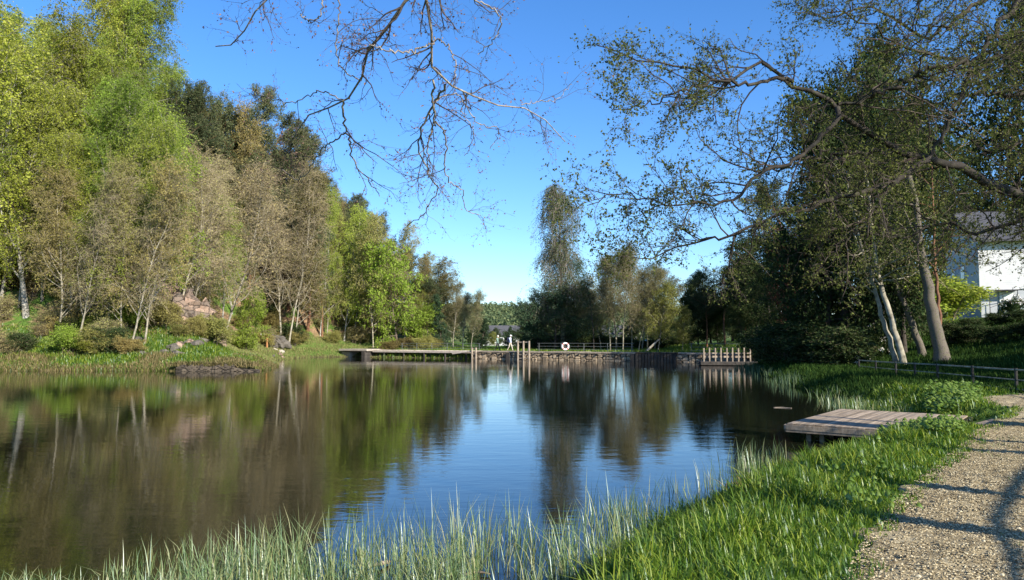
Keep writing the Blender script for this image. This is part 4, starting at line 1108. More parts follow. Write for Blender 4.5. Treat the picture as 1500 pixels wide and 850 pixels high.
# ------------------------------------------------------------------ things far behind the dam
def car(px, Y, rz, body, label):
    x = (px - 750) / FPX * Y; r = thing('parked_car', label, 'car', (x, Y, H1(x, Y) + .0), rz)
    prof = [(-2.1, .35), (-2.15, .75), (-1.9, .92), (-1.35, 1.0), (-.8, 1.42), (.6, 1.45), (1.25, 1.0), (2.0, .85), (2.15, .6), (2.1, .35)]
    V = [(p[0], s * (.85 if p[1] < 1.1 else .68), p[1]) for s in (-1, 1) for p in prof]; n = len(prof)
    mb = MB(); Q = [(k, k + 1, n + k + 1, n + k) for k in range(n - 1)] + [(n - 1, 0, n, 2 * n - 1)]
    T = []
    for s in (0, n):
        for k in range(1, n - 1): T.append((s, s + k + 1, s + k) if s == 0 else (s, s + k, s + k + 1))
    mb.add(V, Q, T); mb.build('body', body, r)
    mb = MB()
    for s in (-1, 1): mb.add([(-1.25, s * .80, 1.03), (-.75, s * .70, 1.37), (.55, s * .70, 1.39), (1.1, s * .80, 1.03)], [(0, 1, 2, 3)])
    mb.build('side_windows', M['glass'], r)
    for wx in (-1.35, 1.35):
        for s in (-1, 1):
            mb = MB(); mb.tube([(wx, s * .72, .33), (wx, s * .9, .33)], .33, 14); mb.build('wheel', M['iron'], r)
M['carwhite'] = surf('car_paint_white', (0.6, 0.62, 0.66), (0.7, 0.72, 0.75), 1, rough=.25, bs=0, spec=.6)
M['carblue'] = surf('car_paint_blue', (0.25, 0.33, 0.48), (0.3, 0.38, 0.52), 1, rough=.25, bs=0, spec=.6)
car(792, 122, rad(8), M['carblue'], 'pale blue parked car seen through the rail right of the tall ladder')
car(872, 120, rad(-6), M['carwhite'], 'white parked car behind the slim dark-stemmed tree')
car(902, 124, rad(4), M['carwhite'], 'white parked car glimpsed between the alder trunks')
car(954, 122, rad(4), M['carblue'], 'pale blue parked car at the right of the alder trunks')
for px in range(770, 1010, 17):
    Y = random.uniform(98, 112); x = (px - 750) / FPX * Y
    put_tree(K['shrub'][1], x, Y, random.uniform(1.3, 2.6), 'dark bush in the hedge behind the dam', cat='bush', group='bushes in the hedge behind the dam', name='bush', wide=2.0)
# low white houses beyond
def cottage(px, Y, w, h, label):
    x = (px - 750) / FPX * Y; r = thing('cottage', label, 'house', (x, Y, H1(x, Y)), rad(random.uniform(-12, 12)))
    mb = MB(); mb.box((0, 0, h / 2), (w, 7, h)); mb.add([(-w / 2, -3.5, h), (-w / 2, 3.5, h), (-w / 2, 0, h + 2.2), (w / 2, -3.5, h), (w / 2, 3.5, h), (w / 2, 0, h + 2.2)], T=[(0, 2, 1), (3, 4, 5)]); mb.build('wall', M['siding'], r)
    mb = MB()
    for s in (-1, 1): mb.add([(-w / 2 - .4, s * 4, h - .3), (w / 2 + .4, s * 4, h - .3), (w / 2 + .4, 0, h + 2.35), (-w / 2 - .4, 0, h + 2.35), (-w / 2 - .4, s * 4, h - .15), (w / 2 + .4, s * 4, h - .15), (w / 2 + .4, 0, h + 2.5), (-w / 2 - .4, 0, h + 2.5)],
                         [(0, 1, 2, 3), (7, 6, 5, 4), (0, 4, 5, 1), (0, 3, 7, 4), (1, 5, 6, 2)])
    mb.build('roof', M['roof'], r)
    for wx in (-w * .28, 0, w * .28):
        mb = MB(); mb.box((wx, -3.55, h * .55), (1.1, .1, 1.2)); f = mb.build('window', M['white'], r)
        mb = MB(); mb.box((wx, -3.61, h * .55), (.9, .04, 1.0)); mb.build('pane', M['glass'], f)
cottage(735, 190, 9, 2.6, 'low pale house behind the walkers on the dam')
cottage(905, 210, 10, 3, 'white house far behind the alder trunks')
# far forest on the ridge
rng = np.random.default_rng(77)
n = 5200
fx = rng.uniform(-160, 160, n); fy = rng.uniform(200, 640, n)
keep = (np.abs(fx) < fy * .7); fx, fy = fx[keep], fy[keep]
fz = H(fx, fy); hh = rng.uniform(5, 9, len(fx))
C = []
for j in range(38):
    u = rng.random(len(fx)); a = rng.uniform(0, 6.28, len(fx)); rr = (1 - u) * 2.2 + .6
    C.append(np.stack([fx + rr * np.cos(a), fy + rr * np.sin(a), fz + hh * (.12 + .88 * u)], 1))
C = np.concatenate(C)
V, Q = leaves(rng, C, 1.15, .75)
tag(ob('far_forest', new_mesh('far_forest', V, Q, M['leaf_far'])), 'hazy green forest covering the far ridge beyond the dam', 'forest', kind='stuff')
mid = [(728, 150, 470), (755, 140, 474), (770, 135, 468), (800, 130, 470), (835, 128, 465), (1002, 125, 455), (985, 130, 460), (705, 150, 466), (690, 160, 462), (745, 165, 476)]
for px, Y, top in mid:
    tree_px(K['broad'][px % 2], px, Y, top + 8, 'dark distant tree standing behind the dam', group='dark distant trees behind the dam', name='tree', wide=1.2)

# ------------------------------------------------------------------ people on the dam
def skin_mat(name, stops):
    """clothing bands up the body, soft skin above"""
    m, t, o = mat(name)
    tc = nd(t, 'ShaderNodeTexCoord'); sp = nd(t, 'ShaderNodeSeparateXYZ'); t.links.new(tc.outputs['Object'], sp.inputs[0])
    mr = nd(t, 'ShaderNodeMapRange'); mr.inputs[1].default_value = 0; mr.inputs[2].default_value = 1.8; t.links.new(sp.outputs['Z'], mr.inputs[0])
    r = ramp(t, mr.outputs[0], stops); r.node.color_ramp.interpolation = 'CONSTANT'
    p = nd(t, 'ShaderNodeBsdfPrincipled'); p.inputs['Roughness'].default_value = .8
    t.links.new(r, p.inputs['Base Color']); t.links.new(p.outputs[0], o.inputs[0])
    return m
def person(loc, rz, label, m, hairm, extra=None, s=1.0):
    r = thing('person', label, 'person', loc, rz)
    # walking along +x
    J = [((0, 0, .95), .13), ((0, 0, 1.15), .125), ((.02, 0, 1.38), .15), ((.04, 0, 1.50), .06), ((.07, 0, 1.60), .085), ((.08, 0, 1.70), .09),
         ((.02, .17, 1.42), .06), ((-.10, .21, 1.15), .045), ((.0, .22, .92), .035), ((.05, .22, .84), .035),
         ((.02, -.17, 1.42), .06), ((.10, -.21, 1.17), .045), ((.28, -.19, 1.0), .035), ((.34, -.18, .97), .035),
         ((0, .09, .88), .09), ((.16, .10, .50), .062), ((.26, .10, .10), .045), ((.40, .10, .04), .04),
         ((0, -.09, .88), .09), ((-.08, -.10, .48), .062), ((-.30, -.10, .14), .045), ((-.19, -.10, .045), .04)]
    E = [(0, 1), (1, 2), (2, 3), (3, 4), (4, 5), (2, 6), (6, 7), (7, 8), (8, 9), (2, 10), (10, 11), (11, 12), (12, 13), (0, 14), (14, 15), (15, 16), (16, 17), (0, 18), (18, 19), (19, 20), (20, 21)]
    me = bpy.data.meshes.new('body'); me.from_pydata([j[0] for j in J], E, []); me.materials.append(m)
    b = ob('body', me, r); md = b.modifiers.new('Skin', 'SKIN')
    for v, (_, rd) in zip(me.skin_vertices[0].data, J): v.radius = (rd, rd)
    me.skin_vertices[0].data[0].use_root = True
    sb = b.modifiers.new('Sub', 'SUBSURF'); sb.levels = 2; sb.render_levels = 2
    md.use_smooth_shade = True
    mb = MB(); a = np.linspace(0, 2 * math.pi, 13)[:-1]
    rings = [(1.66, .108), (1.72, .112), (1.78, .09), (1.815, .04)]
    V = [(.07 + q * math.cos(t_), q * math.sin(t_), z) for z, q in rings for t_ in a]
    Q = [(k * 12 + j, k * 12 + (j + 1) % 12, (k + 1) * 12 + (j + 1) % 12, (k + 1) * 12 + j) for k in range(3) for j in range(12)]
    mb.add(V, Q); mb.build('hair' if extra is None else 'cap', hairm, r, True)
    if extra is not None:
        mb = MB(); mb.box((-.23, 0, 1.24), (.28, .36, .56), bev=.08); mb.build('backpack', extra, r, True)
        mb = MB(); mb.box((.20, 0, 1.67), (.12, .16, .02), bev=.005); mb.build('cap_peak', hairm, r)
    r.scale = (s, s, s)
M['hair'] = surf('hair', (0.55, 0.52, 0.48), (0.7, 0.68, 0.64), 5, bs=0)
M['pack'] = surf('pack', (0.02, 0.025, 0.05), (0.05, 0.055, 0.09), 5, bs=0)
pm1 = skin_mat('walker_clothes_light', [(0, (0.05, 0.045, 0.04)), (.05, (0.52, 0.46, 0.36)), (.53, (0.55, 0.62, 0.78)), (.84, (0.55, 0.36, 0.27))])
pm2 = skin_mat('walker_clothes_dark', [(0, (0.03, 0.03, 0.03)), (.05, (0.025, 0.025, 0.03)), (.50, (0.18, 0.27, 0.22)), (.84, (0.55, 0.36, 0.27))])
dang = math.atan2(-DDIR[1], -DDIR[0])
person(dl(-.85, 1.3, .88), dang, 'person walking right in white cap, pale shirt, beige trousers and dark backpack', pm1, M['white'], M['pack'])
person(dl(-2.6, 1.9, .88), dang, 'pale-haired person in green jacket and dark trousers following behind', pm2, M['hair'], None, .97)

# ------------------------------------------------------------------ near jetty
JU = np.array([.62, .785]); JV = np.array([.785, -.62]); P0 = np.array([5.9, 16.2])
jr = thing('jetty', 'low weathered grey plank jetty reaching out over the water beside the path', 'jetty', (P0[0], P0[1], 0), math.atan2(JV[1], JV[0]))
# local: +x towards the path, +y away from the camera
rng = np.random.default_rng(9)
def jboard(x0, x1, y0, y1, z0, z1, name='plank', mt='wood_jetty', parent=None):
    mb = MB(); mb.box(((x0 + x1) / 2, (y0 + y1) / 2, (z0 + z1) / 2), (x1 - x0, y1 - y0, z1 - z0), bev=.006)
    return mb.build(name, M[mt], parent or jr)
def woodj():
    m, t, o = mat('wood_jetty')
    n = noise(t, 1.0, 6, .7, stretch=(14, 1.2, 6)); n2 = noise(t, .9, 4, .6)
    g = nd(t, 'ShaderNodeNewGeometry')
    c = ramp(t, n, [(.3, (.19, .145, .10)), (.5, (.38, .30, .22)), (.7, (.52, .43, .33))])
    v = ramp(t, g.outputs['Random Per Island'], [(0, (.60, .59, .56)), (1, (1.08, 1.05, 1.0))])
    c = mixc(t, 1.0, c, v, 'MULTIPLY')
    c = mixc(t, ramp(t, n2, [(.4, (0, 0, 0)), (.7, (.45, .45, .45))]), c, (.26, .22, .18))
    p = nd(t, 'ShaderNodeBsdfPrincipled'); p.inputs['Roughness'].default_value = .9; p.inputs['Specular IOR Level'].default_value = .12
    t.links.new(c, p.inputs['Base Color']); t.links.new(bump(t, n, .5, .006), p.inputs['Normal']); t.links.new(p.outputs[0], o.inputs[0])
    return m
M['wood_jetty'] = woodj()
mb = MB(); x = .03; JL = 2.95; JW = 4.2
while x < JL - .1:
    mb.box((x + .068, JW / 2, .385 + rng.normal(0, .0012)), (.136, JW, .03), bev=.004); x += .142
mb.build('deck', M['wood_jetty'], jr)
mb = MB(); mb.box((JL / 2, -.02, .315), (JL, .035, .105), bev=.004); mb.box((JL / 2, -.014, .235), (JL, .03, .05), bev=.004); mb.build('front_fascia', M['wood_jetty'], jr)
mb = MB(); mb.box((-.02, JW / 2, .315), (.035, JW + .05, .105), bev=.004); mb.box((-.016, JW / 2, .235), (.03, JW, .05), bev=.004); mb.build('side_fascia', M['wood_jetty'], jr)
mb = MB(); mb.box((JL / 2, JW + .02, .315), (JL, .035, .105), bev=.004); mb.build('back_fascia', M['wood_jetty'], jr)
for yy in (.5, 1.6, 2.7, 3.8):
    mb = MB(); mb.box((JL / 2, yy, .27), (JL - .1, .06, .18)); mb.build('joist', M['wood_dark'], jr)
for (x, y) in ((.35, .45), (.62, .45), (.35, 2.2), (.35, 3.9), (2.2, .45), (2.2, 3.9)):
    mb = MB(); mb.box((x, y, -.35), (.10, .10, 1.15), bev=.008); mb.build('post', M['wood_jetty'], jr)
rr_ = thing('boarding_ramp', 'short ramp of four grey boards between the jetty and the path', 'ramp', (P0[0] + JV[0] * (JL + .04), P0[1] + JV[1] * (JL + .04), 0), math.atan2(JV[1], JV[0]) + rad(-8))
mb = MB()
for k in range(4): mb.box((.09 + k * .185, 2.45, .43 + k * .05), (.165, 3.4, .045), bev=.005)
mb.build('boards', M['wood_jetty'], rr_)
for yy in (.8, 3.8):
    mb = MB(); mb.bar((.0, yy, .375), (.72, yy, .55), .05, .06); mb.build('bearer', M['wood_dark'], rr_)

# ------------------------------------------------------------------ grass, reeds, pebbles
def blades(rng, X, Y, Z, h, w, mt, name, label, cat, bend=.5, lean=None, smooth=True):
    n = len(X); a = rng.uniform(0, 6.28, n); d = np.stack([np.cos(a), np.sin(a), 0 * a], 1)
    if lean is not None: d = norm(d + np.array(lean))
    s = np.stack([-np.sin(a + rng.normal(0, .7, n)), np.cos(a), 0 * a], 1); s = norm(s)
    B = np.stack([X, Y, Z], 1); h = np.broadcast_to(h, (n,))[:, None]; w = np.broadcast_to(w, (n,))[:, None]
    bd = (rng.uniform(.1, 1, n) * bend)[:, None]
    up = np.array([0, 0, 1.0])
    V = []
    for u, ww in ((0, .8), (.35, 1), (.7, .75)):
        c = B + up * h * (u - .25 * bd * u * u) + d * h * bd * u ** 2
        V += [c - s * w * ww * .5, c + s * w * ww * .5]
    V.append(B + up * h * (1 - .35 * bd) + d * h * bd * 1.0)
    V = np.stack(V, 1).reshape(-1, 3)
    b = np.arange(n)[:, None] * 7
    Q = np.concatenate([b + np.array([[0, 1, 3, 2]]), b + np.array([[2, 3, 5, 4]])]); T = b + np.array([[4, 5, 6]])
    o = ob(name, new_mesh(name, V, [Q, T], mt, smooth))
    return tag(o, label, cat, kind='stuff')
rng = np.random.default_rng(21)
def scatter(n, x0, x1, y0, y1):
    return rng.uniform(x0, x1, n), rng.uniform(y0, y1, n)
# lush grass between water and path
n = 420000
X, Y = scatter(n, -2, 14.5, 3.6, 25)
k = (X < Y * .72 + .6) & (X > -1.0)
X, Y = X[k], Y[k]; sd = lake_sd(X, Y); pd = path_dist(X, Y)
edge = fbm(X * 2.2, Y * 2.2, 3) * .5
dist = np.hypot(X, Y)
dens = np.clip(1.25 - dist / 26, .35, 1)
k = (sd > -.12) & (pd < .22 + edge * .9) & (X * .73 + Y * .68 < 26.5) & ((X > .75 + fbm(X * 2, Y * 2) * 1.2) | (Y > 7.6)) & (rng.random(len(X)) < dens)
# keep jetty clear
lx = (X - P0[0]) * JV[0] + (Y - P0[1]) * JV[1]; ly = (X - P0[0]) * JU[0] + (Y - P0[1]) * JU[1]
k &= ~((lx > -.1) & (lx < JL + .72) & (ly > .1) & (ly < JW - .05))
k &= ~((lx > -.1) & (lx < JL + .3) & (ly > -.1) & (ly <= .1) & (rng.random(len(X)) < .7))
X, Y, sd, pd, dist = X[k], Y[k], sd[k], pd[k], dist[k]
clump = fbm(X * 1.1, Y * 1.1, 3) + .5
fade = np.clip(-(pd) / .9, .12, 1)
cl2 = np.clip((fbm(X * 3.3, Y * 3.3, 3) + .5), 0, 1) ** 2 * 2
hgt = (.03 + .17 * clump + .20 * cl2) * (.30 + .70 * fade) * rng.uniform(.45, 1.35, len(X))
blades(rng, X, Y, H(X, Y) - .01, hgt, .0055 + .0007 * dist, M['grass'], 'grass', 'lush bright green grass between the water and the gravel path', 'grass', 1.0)
# a tuft field right of the path and stray blades on it
X, Y = scatter(30000, 2, 8, 3.5, 12); pd = path_dist(X, Y); nz = fbm(X * 1.7, Y * 1.7, 3)
k = ((pd > 2.5 + nz * 1.0)) | ((pd > .1) & (pd < 2.6) & (nz > .21) & (rng.random(len(X)) < .5))
k |= (np.hypot(X - 3.95, (Y - 5.75) * .8) < .22 + nz * .3)
X, Y = X[k], Y[k]
blades(rng, X, Y, H(X, Y) + .02, rng.uniform(.03, .09, len(X)), .006, M['grass'], 'path_grass', 'short green tufts growing on the gravel path', 'grass', .9)
# lawn on the right bank, its blades coloured darker for shade
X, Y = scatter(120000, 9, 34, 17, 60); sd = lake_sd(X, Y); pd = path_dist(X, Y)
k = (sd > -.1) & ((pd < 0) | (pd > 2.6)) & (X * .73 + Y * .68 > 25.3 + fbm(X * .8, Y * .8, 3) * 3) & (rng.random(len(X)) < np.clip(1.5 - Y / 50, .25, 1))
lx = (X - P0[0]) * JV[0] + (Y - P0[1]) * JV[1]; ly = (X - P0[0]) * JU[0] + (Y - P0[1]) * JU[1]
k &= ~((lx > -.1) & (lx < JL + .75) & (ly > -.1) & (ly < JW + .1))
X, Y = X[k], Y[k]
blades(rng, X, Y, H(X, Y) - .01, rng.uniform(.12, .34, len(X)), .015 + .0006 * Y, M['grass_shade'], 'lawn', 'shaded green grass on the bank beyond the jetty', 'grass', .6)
# left bank grass and sedge
X, Y = scatter(90000, -45, -16, 50.4, 62); sd = lake_sd(X, Y); k = (sd > -.3) & (sd < 7) & (rng.random(len(X)) < np.clip(1.2 - sd * .12, .2, 1)); X, Y, sd = X[k], Y[k], sd[k]
dry = fbm(X * .35, Y * .6, 3) + .08 * rng.normal(0, 1, len(X)) > .03
dryer = (dry & (sd < 3)) | ((sd < .8) & (rng.random(len(X)) < .7))
for sel, mt, nm, lb in ((dryer, M['grass_wet'], 'sedge', 'dry brownish sedge along the left bank waterline'), (~dryer, M['grass'], 'bank_grass', 'green grass on top of the left bank')):
    blades(rng, X[sel], Y[sel], H(X[sel], Y[sel]) - .02, rng.uniform(.12, .42, sel.sum()), .04, mt, nm, lb, 'grass', .7)
X, Y = scatter(60000, -32, -12, 60, 104); sd = lake_sd(X, Y); k = (sd > -.1) & (sd < 6); X, Y, sd = X[k], Y[k], sd[k]
blades(rng, X, Y, H(X, Y) - .02, rng.uniform(.12, .35, len(X)), .05, M['grass_dry'], 'cove_grass', 'yellowish short grass round the cove by the footbridge', 'grass', .7)
X, Y = scatter(50000, -16, 24, 70, 118); sd = lake_sd(X, Y)
off = (X - DA[0]) * DNRM[0] + (Y - DA[1]) * DNRM[1]
k = (off > 2.8) | ((X < -4.5) & (off > -.1) & (off < 2)); X, Y = X[k], Y[k]
blades(rng, X, Y, H(X, Y) - .02, rng.uniform(.2, .6, len(X)), .06, M['grass'], 'meadow', 'green rough grass growing behind the dam', 'grass', .6)
# reeds in the shallow water along the near shore
def reeds(n, x0, x1, y0, y1, sda, sdb, ha, hb, w, mt, nm, lb, clump=(.05, 1.6), bend=.45, thr=-.02):
    X, Y = scatter(n, x0, x1, y0, y1); sd = lake_sd(X, Y)
    nz = fbm(X * clump[1], Y * clump[1], 3)
    k = (sd > sda) & (sd < sdb) & (nz > thr)
    X, Y, nz = X[k], Y[k], nz[k]
    # tight little bunches
    X = np.round(X / clump[0]) * clump[0] + rng.normal(0, clump[0] * .32, len(X)) if clump[0] > 0 else X
    Y = np.round(Y / clump[0]) * clump[0] + rng.normal(0, clump[0] * .32, len(X)) if clump[0] > 0 else Y
    h = rng.uniform(ha, hb, len(X)) * np.clip(1 + nz * 2.6, .35, 1.7) * np.where(Y < 9, .68 + .32 * sstep(-3.2, -1.6, X), 1)
    return blades(rng, X, Y, np.minimum(H(X, Y), 0) * .3 - .02, h, w, mt, nm, lb, 'reeds', bend)
reeds(10000, -9, 2.0, 5.6, 7.5, -1.1, .6, .16, .56, .0070, M['reed'], 'reeds', 'pale green reeds standing in the shallow water at the near shore', clump=(.17, 1.5), thr=-.02, bend=.8)
reeds(6500, -9, -.4, 5.6, 6.95, -.7, .5, .16, .50, .0075, M['reed'], 'reeds', 'thick pale green reeds along the bottom left edge', clump=(.15, 1.1), thr=-.3, bend=.9)
reeds(2200, -3.6, 1.4, 7.0, 8.6, -1.7, .2, .3, .62, .008, M['reed'], 'reeds', 'taller loose reeds farther out in the blue water', clump=(.28, 1.9), thr=.02)
reeds(5200, .2, 5.2, 7.2, 13.6, -.9, .12, .22, .5, .008, M['reed'], 'reeds', 'pale reeds in front of the lush grass bank', clump=(.20, 1.1), thr=.02)
reeds(4200, 7, 13, 19.5, 27, -.6, .6, .25, .55, .014, M['reed'], 'reeds', 'pale reeds growing behind the jetty', clump=(.3, .5), thr=-.05)
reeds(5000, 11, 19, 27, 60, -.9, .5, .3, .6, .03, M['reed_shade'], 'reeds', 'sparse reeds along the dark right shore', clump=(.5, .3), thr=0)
X = rng.uniform(-23.4, -17.4, 1600); Y = rng.uniform(51.2, 51.9, 1600)
blades(rng, X, Y, np.full(1600, .34), rng.uniform(.2, .5, 1600), .045, M['grass_wet'], 'wall_grass', 'dry grass hanging over the low dark stone wall', 'grass', 1.1)
reeds(2600, -6.2, -3.3, 5.9, 7.05, -1.0, .5, .16, .48, .0075, M['reed'], 'reeds', 'pale reeds in the bottom left corner of the lake', clump=(.16, 1.4), thr=-.2, bend=.9)
# a dry orange tuft
a = at_z(1104, 728, .25); nn = 260
blades(rng, a[0] + rng.normal(0, .12, nn), a[1] + rng.normal(0, .1, nn), np.full(nn, .1), rng.uniform(.2, .5, nn), .008, M['reed_dry'], 'dry_tuft', 'orange-brown tuft of dead sedge at the edge of the grass bank', 'grass', 1.2)
# broad-leaved herbs
def herbs(px0, px1, py0, py1, n, size, name, label, seed, hgt=.3):
    r2 = np.random.default_rng(seed); C = []; A = []
    for _ in range(n):
        p = at_z(r2.uniform(px0, px1), r2.uniform(py0, py1), .55)
        qx = (p[0] - P0[0]) * JV[0] + (p[1] - P0[1]) * JV[1]; qy = (p[0] - P0[0]) * JU[0] + (p[1] - P0[1]) * JU[1]
        if -.3 < qx < 3.9 and -.05 < qy < 4.4: continue
        z = H1(p[0], p[1]); k = r2.integers(3, 7); h = r2.uniform(.5, 1) * hgt
        for j in range(k):
            a_ = r2.uniform(0, 6.28); C.append((p[0] + .08 * math.cos(a_), p[1] + .08 * math.sin(a_), z + h * r2.uniform(.6, 1.1))); A.append((math.cos(a_), math.sin(a_), r2.uniform(-.2, .5)))
    C = np.array(C); A = norm(np.array(A)); S = norm(np.cross(A, np.array([0, 0, 1.0]) + r2.normal(0, .25, A.shape)))
    L = size * r2.uniform(.6, 1.2, len(C))[:, None]
    mid_ = C + A * L * .5 + np.array([0, 0, .04]) * L / size
    V = np.stack([C, C + A * L * .35 + S * L * .32, C + A * L * .75 + S * L * .25, C + A * L - np.array([0, 0, .25]) * L, C + A * L * .75 - S * L * .25, C + A * L * .35 - S * L * .32, mid_], 1).reshape(-1, 3)
    b = np.arange(len(C))[:, None] * 7
    T = np.concatenate([b + np.array([[i, (i + 1) % 6, 6]]) for i in range(6)])
    return tag(ob(name, new_mesh(name, V, T, M['herb'], True)), label, 'plants', kind='stuff')
herbs(1362, 1432, 576, 602, 190, .15, 'leafy_plants', 'clump of broad-leaved plants behind the jetty ramp', 61, .32)
herbs(1290, 1400, 624, 644, 110, .10, 'leafy_plants', 'low broad-leaved plants in front of the jetty', 62, .26)
herbs(1180, 1330, 655, 760, 22, .08, 'leafy_plants', 'broad weeds scattered through the lush grass bank', 63, .18)

# loose gravel on the path
def pebbles(n, seed, y1, smin, smax):
    r2 = np.random.default_rng(seed)
    i = r2.integers(0, 900, n * 3); u = r2.uniform(0, 2.7, n * 3)
    X = path[i, 0] + pn[i, 0] * u + r2.normal(0, .01, n * 3); Y = path[i, 1] + pn[i, 1] * u + r2.normal(0, .01, n * 3)
    k = (Y > 3.8) & (Y < y1) & (X < Y * .75 + .4); X, Y, path_dist_fast = X[k][:n], Y[k][:n], u[k][:n]; n = len(X)
    o = np.array([(1, 0, 0), (-1, 0, 0), (0, 1, 0), (0, -1, 0), (0, 0, 1), (0, 0, -1)], float)
    S = r2.uniform(smin, smax, n)[:, None, None] * r2.uniform(.6, 1.3, (n, 6, 1)) * np.array([1, 1, .6])
    a = r2.uniform(0, 6.28, n); c, s = np.cos(a)[:, None], np.sin(a)[:, None]
    O = np.broadcast_to(o, (n, 6, 3)) * S
    O = np.stack([O[..., 0] * c - O[..., 1] * s, O[..., 0] * s + O[..., 1] * c, O[..., 2]], -1)
    V = (np.stack([X, Y, H(X, Y) + .03 + .03 * np.sin(np.clip(path_dist_fast, 0, 2.7) / 2.7 * math.pi) + fbm(X * 1.4, Y * 1.4, 3) * .05 + fbm(X * 11, Y * 11, 3) * .045 + fbm(X * 2.2 + Y * 1.2, Y * 16 - X * 7, 2) * 0.035], 1)[:, None] + O).reshape(-1, 3)
    f = np.array([(0, 2, 4), (2, 1, 4), (1, 3, 4), (3, 0, 4), (2, 0, 5), (1, 2, 5), (3, 1, 5), (0, 3, 5)])
    T = (np.arange(n)[:, None, None] * 6 + f[None]).reshape(-1, 3)
    return V, T
V1, T1 = pebbles(110000, 5, 15, .004, .012)
V2, T2 = pebbles(2600, 6, 20, .008, .022)
tag(ob('gravel', new_mesh('gravel', np.concatenate([V1, V2]), np.concatenate([T1, T2 + len(V1)]), M['pebble'])), 'loose tan gravel lying on the path', 'gravel', kind='stuff')

# driftwood in the reeds
def stick(pts, rads, label, mt='wood_orange', name='driftwood'):
    mb = MB(); mb.tube(resample(np.array(pts), 12), np.interp(np.linspace(0, 1, 12), np.linspace(0, 1, len(rads)), rads), 8)
    tag(mb.build(name, M[mt], smooth=True), label, 'driftwood')
def wz(px, py, z): return at_z(px, py, z)
stick([wz(546, 829, .02), wz(556, 826, .04), wz(566, 824, .03), wz(573, 822, .02)], [.010, .022, .02, .008], 'short orange-brown piece of driftwood floating among the reeds', 'wood_pale')
stick([wz(524, 810, .0), wz(529, 809, .03), wz(534, 811, .0)], [.02, .03, .018], 'small dark knob of wood left of the orange driftwood', 'bark_brown')
stick([wz(655, 845, .01), wz(680, 842, .03), wz(700, 838, .03), wz(718, 841, .02)], [.008, .014, .015, .006], 'thin brown branch floating at the bottom of the reeds', 'bark_brown')
stick([wz(1133, 597, .01), wz(1145, 597, .012), wz(1160, 598, .01)], [.008, .014, .006], 'pale stick floating on the dark water left of the jetty', 'wood_pale')
r = thing('dead_twig', 'upright dead twig standing in the water before the orange tuft', 'twig', wz(1108, 742, 0))
mb = MB(); rg = np.random.default_rng(3)
for k in range(3):
    B = grow(rg, np.array([[k * .05 - .05, 0, -.1]]), np.array([[rg.normal(0, .2), 0, 1.0]]), [.55 - k * .1], 8, .16, (0, 0, 0)); mb.tube(B[0], np.linspace(.008, .003, 9), 5)
    ps, tn, _, _, _ = sample(B, np.full((1, 9), .005), rg, 5, .3, 1); BB = grow(rg, ps, child_dir(rg, tn, 50, 10), np.full(5, .12), 4, .15, (0, 0, 0))
    for b in BB: mb.tube(b, .003, 4)
mb.build('stem', M['bark_dark'], r)

# ------------------------------------------------------------------ crooked limb systems of the two near trees
def limb_system(rng, guides, radii, lens, counts, wob, trop, angs, leafn, leafsize, wood, twigm, leafm, root, spread=.02, leaf_aspect=.5, ldroop=0, kb=8, npt=34, jitter=.02):
    G = np.stack([resample(g, npt) for g in guides])
    G[:, 1:-1] += rng.normal(0, jitter, (len(G), npt - 2, 3))
    R = np.stack([np.interp(np.linspace(0, 1, npt), np.linspace(0, 1, len(r)), r) for r in radii]) * rscale[0]
    Vw, Qw = tubes(G, R, kb)
    seglen = np.array([np.linalg.norm(np.diff(g, axis=0), axis=1).sum() for g in G])
    parents = (G, R); V = [Vw]; Q = [Qw]; off = len(Vw)
    tw_V = []; tw_Q = []; toff = 0; last = None
    src_P, src_R = G, R
    L0 = seglen
    for lv, (ln, ct, an, tp) in enumerate(zip(lens, counts, angs, trop)):
        if lv == 0:
            n_each = np.maximum(2, (seglen * ct).astype(int))
            par = np.repeat(np.arange(len(G)), n_each)
            t = rng.uniform(.12, 1.0, len(par)); N = G.shape[1]
            f = t * (N - 1); i = np.clip(f.astype(int), 0, N - 2); fr = (f - i)[:, None]
            pos = G[par, i] * (1 - fr) + G[par, i + 1] * fr; tan = norm(G[par, i + 1] - G[par, i]); rr = R[par, i]
        else:
            pos, tan, rr, t, par = sample(src_P, src_R, rng, ct, .15, 1.0, True)
        L = ln * rng.uniform(.45, 1.35, len(pos)) * ((1.25 - .85 * t) if lv == 0 else (1.15 - .5 * t))
        if lv == 0: L = np.minimum(L, 3)
        B = grow(rng, pos, child_dir(rng, tan, an, 16, .25), L, 7 if lv < 2 else 4, wob * (1 + .3 * lv), tp)
        r0 = np.minimum(rr * .7, [.016, .007, .0035, .0025][lv] * leafscale[0])
        Rb = taper(r0, B.shape[1], .35)
        v, q = tubes(B, Rb, 5 if lv == 0 else 3)
        tw_V.append(v); tw_Q.append(q + toff); toff += len(v)
        src_P, src_R = B, Rb
        if lv == len(lens) - 2: prev = (B, Rb)
    ob('limb', new_mesh('limb', Vw, Qw, wood, True), root)
    lp, lt, _, _, _ = sample(src_P, src_R, rng, leafn, .1, 1.0)
    lp2, lt2, _, _, _ = sample(prev[0], prev[1], rng, leafn, .3, 1.0)
    lp = np.concatenate([lp, lp2]); lt = np.concatenate([lt, lt2])
    lp = lp + rng.normal(0, spread, lp.shape)
    VL, QL = leaves(rng, lp, leafsize, leaf_aspect, .45, axis=lt * .6, droop=ldroop)
    VT = np.concatenate(tw_V); QT = np.concatenate(tw_Q)
    ob('crown', new_mesh('crown', np.concatenate([VT, VL]), np.concatenate([QT, QL + len(VT)]), [twigm, leafm], False,
                         np.concatenate([np.zeros(len(QT), np.int32), np.ones(len(QL), np.int32)])), root)
    return G
leafscale = [1.0]; rscale = [1.0]
